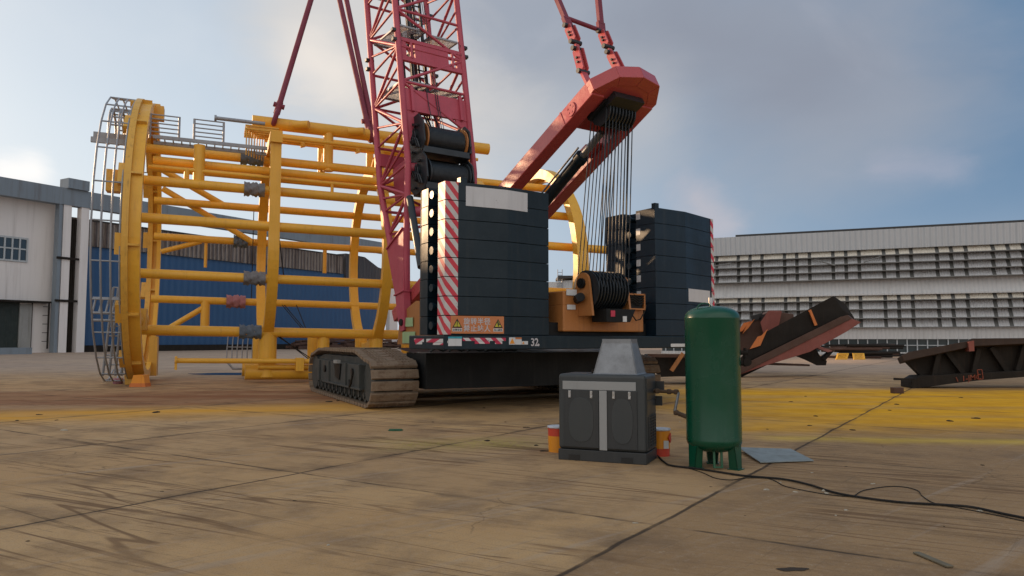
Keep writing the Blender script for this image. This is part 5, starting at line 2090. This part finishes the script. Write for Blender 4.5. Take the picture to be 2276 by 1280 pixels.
mb.path([TK + V((-.13 + .10 * math.cos(math.pi * k / 8), -.14, zt + .10 + .09 * math.sin(math.pi * k / 8))) for k in range(9)], .010, 8)
mb.build('lifting_lug', M['green'], tank)
for a in (R(200), R(-42), R(80)):
    d = V((math.cos(a), math.sin(a), 0))
    t = V((-d.y, d.x, 0))
    c = TK + d * (TRD - .07)
    mb = MB()
    wt_, wb = .095, .062
    o = .02
    front = [c + d * .045 - t * wt_ + UZ * .30, c + d * .045 + t * wt_ + UZ * .30, c + d * (.045 + o) + t * wb, c + d * (.045 + o) - t * wb]
    mb.prism(front, d * -.012)
    for s in (-1, 1):
        mb.prism([c + d * .045 + t * wt_ * s + UZ * .30, c + d * (.045 + o) + t * wb * s, c + d * (-.05) + t * wb * s, c + d * (-.05) + t * wt_ * s + UZ * .30], t * (-.010 * s))
    mb.box(c + d * .01 + UZ * .006, (.16, .16, .012), (d, t, UZ))
    mb.build('leg', M['green'], tank)
mb = MB()
for x in (-.06, .035):
    mb.tube(TK + V((x, -.22, .02)), TK + V((x, -.20, .26)), .017, 10)
mb.tube(TK + V((-.06, -.22, .03)), TK + V((.035, -.22, .03)), .012, 8)
mb.build('drain_pipe', M['green_frame'], tank)
mb = MB()
q = TK + V((TRD + .0, .05, zt - .22 - .02))
for z in (1.34, 1.48):
    mb.tube(TK + V((TRD - .02, -.02, z)), TK + V((TRD + .10, -.02, z)), .03, 12)
mb.lathe(TK + V((TRD + .09, -.06, 1.36)), [(.055, 0), (.055, .03)], 20, (V((1, 0, 0)), UZ, V((0, 1, 0))))
mb.tube(TK + V((TRD + .07, -.02, 1.30)), TK + V((TRD + .07, -.02, 1.54)), .022, 10)
mb.build('gauge', M['dark_steel'], tank)

# ------------------------------------------------------------------ paint buckets
def bucket(px, py, r, h, label, bands, lid):
    c = ath(px, py)
    b = root('paint_bucket', label, 'bucket', c, 'paint buckets beside the compressor')
    z = 0
    for nm, f0, f1, m in bands:
        mb = MB().lathe(c, [(r * (.93 + .07 * f0), h * f0), (r * (.93 + .07 * f1), h * f1)], 32)
        mb.build(nm, M[m], b)
    mb = MB().lathe(c, [(r * 1.0, h - .005), (r * 1.05, h - .005), (r * 1.05, h + .02), (r * .97, h + .022), (r * .95, h + .012)], 32)
    mb.build('lid', M[lid], b)
    return b, c


b1_, c1b = bucket(1240, 1003, .148, .355, 'yellow paint bucket with red band and white lid left of the compressor',
                  [('wall', 0, .66, 'bucket_orange'), ('colour_band', .66, .98, 'bucket_red')], 'lid')
MB().lathe(c1b, [(.1445, .13), (.1465, .22)], 12).build('paper_label', M['bucket_orange'], b1_)
b2_, c2b = bucket(1468, 1012, .14, .365, 'orange and red paint tin half hidden behind the compressor by the tank',
                  [('wall', 0, .30, 'bucket_red'), ('colour_band', .30, .99, 'bucket_orange')], 'lid')
mb = MB().box(c2b + V((.055, -.137, .17)), (.07, .012, .11))
mb.build('paper_label', M['white'], b2_)
mb = MB().prism([c2b + V((.085, -.125, .27)), c2b + V((.128, -.07, .33)), c2b + V((.136, -.05, .22)), c2b + V((.115, -.09, .19))], V((.01, -.012, 0)))
mb.build('hazard_diamond', M['bucket_red'], b2_)

# board lying on the ground, laths, cables
poly = [ath(1641, 1005), ath(1758, 1001), ath(1809, 1027), ath(1690, 1031)]
mb = MB().prism([p + UZ * (.012 + (.05 if i == 0 else .0)) for i, p in enumerate(poly)], UZ * .014)
tag(mb.build('board', M['tarp'], bevel=.003), 'grey rectangular board lying flat on the ground behind the green tank', 'board')


def ground_line(pts, z=0.02, sub=6):
    P = [ath(x, y) + UZ * z for x, y in pts]
    out = []
    for i in range(len(P) - 1):
        a, b = P[max(0, i - 1)], P[min(len(P) - 1, i + 2)]
        for k in range(sub):
            t = k / sub
            p0, p1 = P[i], P[i + 1]
            m0, m1 = (p1 - a) / 2, (b - p0) / 2
            out.append(p0 * (2 * t ** 3 - 3 * t ** 2 + 1) + m0 * (t ** 3 - 2 * t ** 2 + t) + p1 * (-2 * t ** 3 + 3 * t ** 2) + m1 * (t ** 3 - t ** 2))
    out.append(P[-1])
    return out


l1 = ground_line([(1462, 1016), (1478, 1031), (1495, 1038), (1560, 1046), (1650, 1060), (1740, 1068), (1800, 1081), (1850, 1097), (1900, 1107), (2000, 1120), (2100, 1126), (2160, 1131), (2230, 1146), (2340, 1168)], .018)
tag(MB().path(l1, .0125, 8).build('power_cable', M['cable']), 'thick black power cable running over the ground from the compressor to the right', 'cable')
l2 = ground_line([(1530, 1042), (1560, 1051), (1590, 1064), (1625, 1068), (1655, 1064), (1700, 1064), (1722, 1070), (1745, 1082), (1790, 1092), (1850, 1102), (1895, 1104), (1918, 1092), (1970, 1083), (2010, 1084), (2040, 1092), (2050, 1104), (2080, 1121), (2150, 1134), (2220, 1148), (2340, 1174)], .008)
tag(MB().path(l2, .005, 6).build('thin_wire', M['cable']), 'thin loose wire looping beside the thick power cable', 'wire')
mb = MB().beam(ath(2036, 1231) + UZ * .012, ath(2112, 1263) + UZ * .012, .055, .012)
tag(mb.build('lath', M['wood'], bevel=.002), 'narrow weathered wooden lath on the ground near the lower right corner', 'lath')

# ------------------------------------------------------------------ small litter on the yard
def lump(px, py, r, m, name, label, cat, group, flat=.55, seed=0):
    rnd = random.Random(seed + px * 7 + py)
    c = ath(px, py)
    mb = MB()
    bm = bmesh.new()
    bmesh.ops.create_icosphere(bm, subdivisions=2, radius=r)
    vs = []
    ph = [rnd.uniform(0, 6) for _ in range(4)]
    for v in bm.verts:
        k = 1 + .28 * math.sin(v.co.x / r * 3 + ph[0]) + .22 * math.sin(v.co.y / r * 4 + ph[1]) + rnd.uniform(-.12, .12)
        vs.append(c + V((v.co.x * k * 1.3, v.co.y * k, max(-.2 * r, v.co.z * k * flat) + r * .2 * flat)))
    mb.add(vs, [[v.index for v in f.verts] for f in bm.faces])
    bm.free()
    return tag(mb.build(name, M[m], loc=c), label, cat, group)


for x, y, r in ((1702, 1089, .030), (1735, 1073, .016), (1768, 1094, .022), (1832, 1092, .032), (1838, 1097, .028), (1881, 1134, .020), (2176, 1136, .026), (1805, 1051, .014), (1858, 1146, .012), (1412, 1163, .022), (143, 957, .05), (730, 1212, .015), (1940, 1076, .02), (1512, 938, .02), (955, 1190, .01)):
    lump(x, y, r * .8, 'pebble', 'pebble', 'small pale stone chip lying loose on the concrete yard', 'pebble', 'pale stone chips on the yard')
for x, y, r in ((1170, 950, .055), (1082, 980, .06), (1075, 907, .05), (1757, 893, .06), (1790, 881, .05), (1812, 925, .06), (1800, 946, .05), (1897, 956, .06), (1992, 899, .07), (1978, 912, .05), (2110, 936, .08), (2168, 930, .09), (2135, 884, .06), (1706, 954, .03), (345, 917, .10), (38, 935, .05), (87, 922, .06), (126, 934, .04), (1210, 1003, .06), (1192, 990, .05), (730, 893, .09), (752, 891, .06), (1880, 1037, .02), (2185, 1034, .03), (1123, 938, .03), (962, 938, .03), (61, 1203, .02), (655, 1113, .02), (360, 1092, .02), (1580, 1082, .015), (1656, 1146, .01), (2098, 1170, .012), (1990, 870, .10)):
    lump(x, y, r * .7, 'debris', 'scrap_bit', 'small dark bit of scrap or dried leaf lying on the yard', 'litter', 'dark litter scattered over the yard', .3)
tag(lump(879, 957, .09, 'rag_green', 'rag', '', '', None, .35), 'small green rag lying on the bare ground in front of the left track', 'rag')
lump(1352 + 0, 0 + 1300, .001, 'debris', 'scrap_bit', '', '', None) if False else None
o = lump(576, 834, .42, 'rag_blue', 'cloth_bundle', '', '', None, .8)
tag(o, 'crumpled blue grey cloth bundle on the ground beside the yellow skid', 'cloth bundle')
q = ath(1994, 874)
tag(MB().box(q + UZ * .09, (.30, .25, .18)).build('wood_block', M['brown_steel'], bevel=.01), 'small brown block on the yellow ground left of the long dark girder', 'block')
mb = MB()
pts = []
c = ath(1762, 1266)
for k in range(24):
    a = 2 * math.pi * k / 24
    w = 1 + .2 * math.sin(2 * a + 1) + .12 * math.sin(5 * a)
    pts.append((c.x + .10 * w * math.cos(a), c.y + .05 * w * math.sin(a), .004))
tag(MB().add(pts, [tuple(range(24))]).build('oil_stain', paint('oil_stain', (.045, .028, .016), 1.0, bump=0), loc=(c.x, c.y, 0)), kind='structure')
a, b = tl0 + TF * 1.95 + TR * .25 + UZ * 1.43, tl0 + TF * 2.3 + TR * 1.05 + UZ * 1.43
tag(MB().beam(a, b, .30, .03).build('plank', M['wood'], bevel=.004), 'short pale plank lying across the top of the left crane track', 'plank')
# orange marker and tin under the end ring
c = ath(304, 860)
mk = root('orange_stand', 'small orange stand under the foot of the yellow cage', 'stand', c)
MB().prism([c + V((-.26, 0, 0)), c + V((.30, 0, 0)), c + V((.22, 0, .42)), c + V((-.14, 0, .42))], V((0, .4, 0))).build('body', M['bucket_orange'], mk, bevel=.02)
MB().prism([c + V((-.27, -.01, 0)), c + V((.31, -.01, 0)), c + V((.29, -.01, .13)), c + V((-.24, -.01, .13))], V((0, .42, 0))).build('foot', M['orange_primer'], mk)
c = ath(262, 853)
tag(MB().lathe(c, [(.17, 0), (.18, .2), (.15, .21)], 20).build('tin', M['rag_pink'], loc=c), 'small pink tin lying beside the orange stand under the cage', 'tin')

# ------------------------------------------------------------------ scrapped girders on the right
def outline(pts, y):
    return [at(px, py, y) for px, py in pts]


gb = ath(1640, 838)
GY = 33.0
tg = root('tilted_girder', 'dark box girder tilted up to the right with a maroon underside behind the green tank', 'girder', at(1640, 835, GY))
dep = V((.9, 2.6, 0))
MB().prism(outline([(1560, 838), (1640, 800), (1700, 738), (1852, 657), (1872, 688), (1868, 704), (1640, 812), (1560, 850)], GY), V((.62, .2, -.35)) * 1.0).build('web', M['dark_steel'], tg, bevel=.02)
MB().prism(outline([(1540, 856), (1640, 816), (1868, 704), (1884, 700), (1893, 708), (1640, 834), (1560, 866)], GY - .35), V((.55, .9, 0))).build('flange', M['brown_steel'], tg, bevel=.01)
MB().prism(outline([(1560, 866), (1640, 833), (1893, 708), (1914, 716), (1880, 738), (1800, 782), (1690, 816), (1640, 834)], GY - .3), V((.25, .9, -.02))).build('underside', M['maroon_primer'], tg, bevel=.01)
MB().prism(outline([(1798, 690), (1803, 688), (1817, 722), (1811, 724)], GY - .12), V((.05, .3, 0))).build('stiffener', M['orange_primer'], tg)
MB().prism(outline([(1666, 776), (1684, 748), (1692, 746), (1706, 731), (1690, 768)], GY - .1), V((.1, .25, 0))).build('bracket', M['orange_primer'], tg)

bk = root('bracketed_block', 'dark brown steel block with orange brackets lying behind the tilted girder', 'steel scrap', at(1700, 800, GY + 3))
MB().prism(outline([(1600, 772), (1668, 718), (1694, 700), (1714, 690), (1764, 698), (1766, 720), (1640, 790)], GY + 3), V((.4, 2.2, 0))).build('block', M['brown_steel'], bk, bevel=.03)
MB().prism(outline([(1650, 742), (1660, 723), (1678, 708), (1664, 728)], GY + 2.7), V((.1, .3, 0))).build('bracket', M['orange_primer'], bk)
MB().prism(outline([(1640, 738), (1652, 718), (1668, 714), (1650, 736)], GY + 2.8), V((.1, .2, 0))).build('bracket', M['orange_primer'], bk)
for x in (1668, 1686):
    MB().prism(outline([(x, 702), (x + 24, 696), (x + 24, 708), (x + 4, 714)], GY + 2.9), V((.1, .1, 0))).build('opening', M['sign_black'], bk)
MB().prism(outline([(1690, 716), (1708, 690), (1712, 692), (1702, 735), (1696, 740)], GY + 2.6), V((.6, .1, 0))).build('gusset', M['maroon_primer'], bk)

lg = root('trestle', 'dark steel trestle with a pale pink top propping the tilted girder', 'trestle', at(1800, 808, GY + 1))
MB().prism(outline([(1760, 788), (1812, 772), (1822, 790), (1838, 802), (1836, 812), (1815, 812), (1790, 800)], GY + 1), V((.3, .8, 0))).build('leg', M['dark_steel'], lg, bevel=.01)
MB().prism(outline([(1808, 770), (1818, 768), (1852, 780), (1840, 783)], GY + .9), V((.2, .8, 0))).build('top_plate', paint('pink_primer', (.42, .16, .14), .6), lg)
MB().prism(outline([(1826, 796), (1848, 780), (1852, 782), (1834, 802)], GY + .95), V((.1, .6, 0))).build('strut', M['dark_steel'], lg)
MB().prism(outline([(1700, 806), (1800, 810), (1800, 814), (1700, 811)], GY + .6), V((0, .8, 0))).build('foot_beam', M['brown_steel'], lg)

# dark pieces between the compressor and the tank
df = root('dark_frame', 'dark steel frame with a thin brown brace between the crane and the green tank', 'steel scrap', at(1480, 835, 26))
MB().prism(outline([(1436, 788), (1640, 790), (1640, 832), (1470, 838), (1436, 815)], 27.5), V((.2, 1.5, 0))).build('body', M['dark_steel'], df, bevel=.02)
MB().beam(at(1492, 824, 27.2), at(1518, 785, 27.2), .09, .14).build('brace', M['orange'], df)
MB().beam(at(1440, 790, 27.3), at(1640, 792, 27.3), .12, .12).build('top_rail', M['brown_steel'], df)

# long trussed girder cut by the right edge
GY2 = 25.5
M['brown_dark'] = paint('dark_brown_steel', (0.040, 0.024, 0.018), 0.8, var=0.5, dirt=(0.08, 0.035, 0.02), amt=0.5)
rg = root('trussed_girder', 'long dark trussed girder resting low on the ground at the right edge', 'girder', at(2150, 862, GY2))
MB().prism(outline([(2004, 790), (2020, 782), (2150, 758), (2160, 752), (2276, 751), (2420, 746), (2420, 760), (2276, 764), (2170, 769), (2152, 772), (2030, 798), (2010, 803)], GY2), V((.25, .8, -.12))).build('top_flange', M['brown_dark'], rg, bevel=.015)
MB().prism(outline([(2012, 800), (2150, 772), (2276, 764), (2420, 760), (2420, 832), (2276, 836), (2150, 842), (2050, 838)], GY2 + .45), V((.1, .4, 0))).build('web', M['dark_steel'], rg)
MB().prism(outline([(2026, 848), (2046, 836), (2150, 830), (2276, 824), (2420, 820), (2420, 830), (2276, 838), (2180, 845), (2120, 852), (2032, 864), (2026, 862)], GY2 - .05), V((.15, 1.0, 0))).build('bottom_flange', M['dark_steel'], rg, bevel=.015)
for x0, y0, x1, y1 in ((2086, 782, 2074, 836), (2104, 782, 2142, 832), (2174, 776, 2162, 830), (2202, 772, 2238, 826), (2276, 768, 2260, 824), (2300, 768, 2340, 822)):
    MB().beam(at(x0, y0, GY2 + .30), at(x1, y1, GY2 + .30), .12, .16).build('diagonal', M['dark_steel'], rg)
MB().prism(outline([(2152, 760), (2165, 757), (2166, 780), (2154, 781)], GY2 - .1), V((.1, .4, 0))).build('splice_plate', M['maroon_primer'], rg)
MB().beam(at(1987, 842, GY2), at(2032, 844, GY2), .08, .08).build('projecting_bar', M['dark_steel'], rg)
mb = MB()
q = outline([(2172, 822), (2182, 821), (2185, 842), (2175, 843)], GY2 - .12)
for i in range(4):
    mb.beam(q[i], q[(i + 1) % 4], .03, .02)
mb.build('painted_frame', M['faded_mark'], rg)
xd = (at(2172, 838, GY2) - at(2120, 844, GY2)).normalized()
text_mesh('1-JMC', .26, at(2138, 847.5, GY2 - .062), xd, UZ, 'painted_marking', M['faded_mark'], rg, 1.0, .003, .002)
MB().beam(at(2125, 838, GY2 - .07), at(2129, 848, GY2 - .07), .03, .02).build('painted_marking', M['faded_mark'], rg)

# yellow pallets and the pile of dark bars in front of the louvred hall
for i, (x, lab) in enumerate(((1870, 'yellow slatted pallet tilted against a dark pile, the left one of two'), (1910, 'yellow slatted pallet standing upright on the ground, the right one of two'))):
    c = at(x, 794, 62)
    c.z = 0
    pl = root('pallet', lab, 'pallet', c, 'yellow pallets by the far pile')
    lean = V((.25 if i == 0 else .04, .25, .0))
    mb = MB()
    for s in (-1, 1):
        mb.beam(c + V((s * .42, 0, 0)), c + V((s * .42, 0, .50)) + lean, .12, .08)
    for k in (0, 1):
        mb.beam(c + V((-.48, 0, .02)) + V((0, 0, .46)) * k + lean * k, c + V((.48, 0, .02)) + V((0, 0, .46)) * k + lean * k, .10, .10)
    mb.build('frame', M['yellow'], pl)
    mb = MB()
    for k in range(9):
        xx = -.40 + k * .10
        mb.beam(c + V((xx, 0, 0)), c + V((xx, 0, .48)) + lean, .055, .03)
    mb.build('slat', M['yellow'], pl)
rnd = random.Random(3)
for k in range(22):
    x = rnd.uniform(1822, 1900)
    c = at(x, 792, rnd.uniform(64, 69))
    L = rnd.uniform(3.0, 6.2)
    z = .12 + .17 * (k % 7) + rnd.uniform(0, .05)
    d = V((1, rnd.uniform(-.12, .12), rnd.uniform(-.02, .02)))
    a = V((c.x, c.y, z))
    o = MB().tube(a, a + d * L, rnd.uniform(.07, .13), 8).build('steel_bar', M['dark_steel' if k % 3 else 'brown_steel'], loc=a)
    tag(o, 'dark steel bar in the long low pile before the louvred hall', 'steel bar', 'dark steel bars piled before the louvred hall')
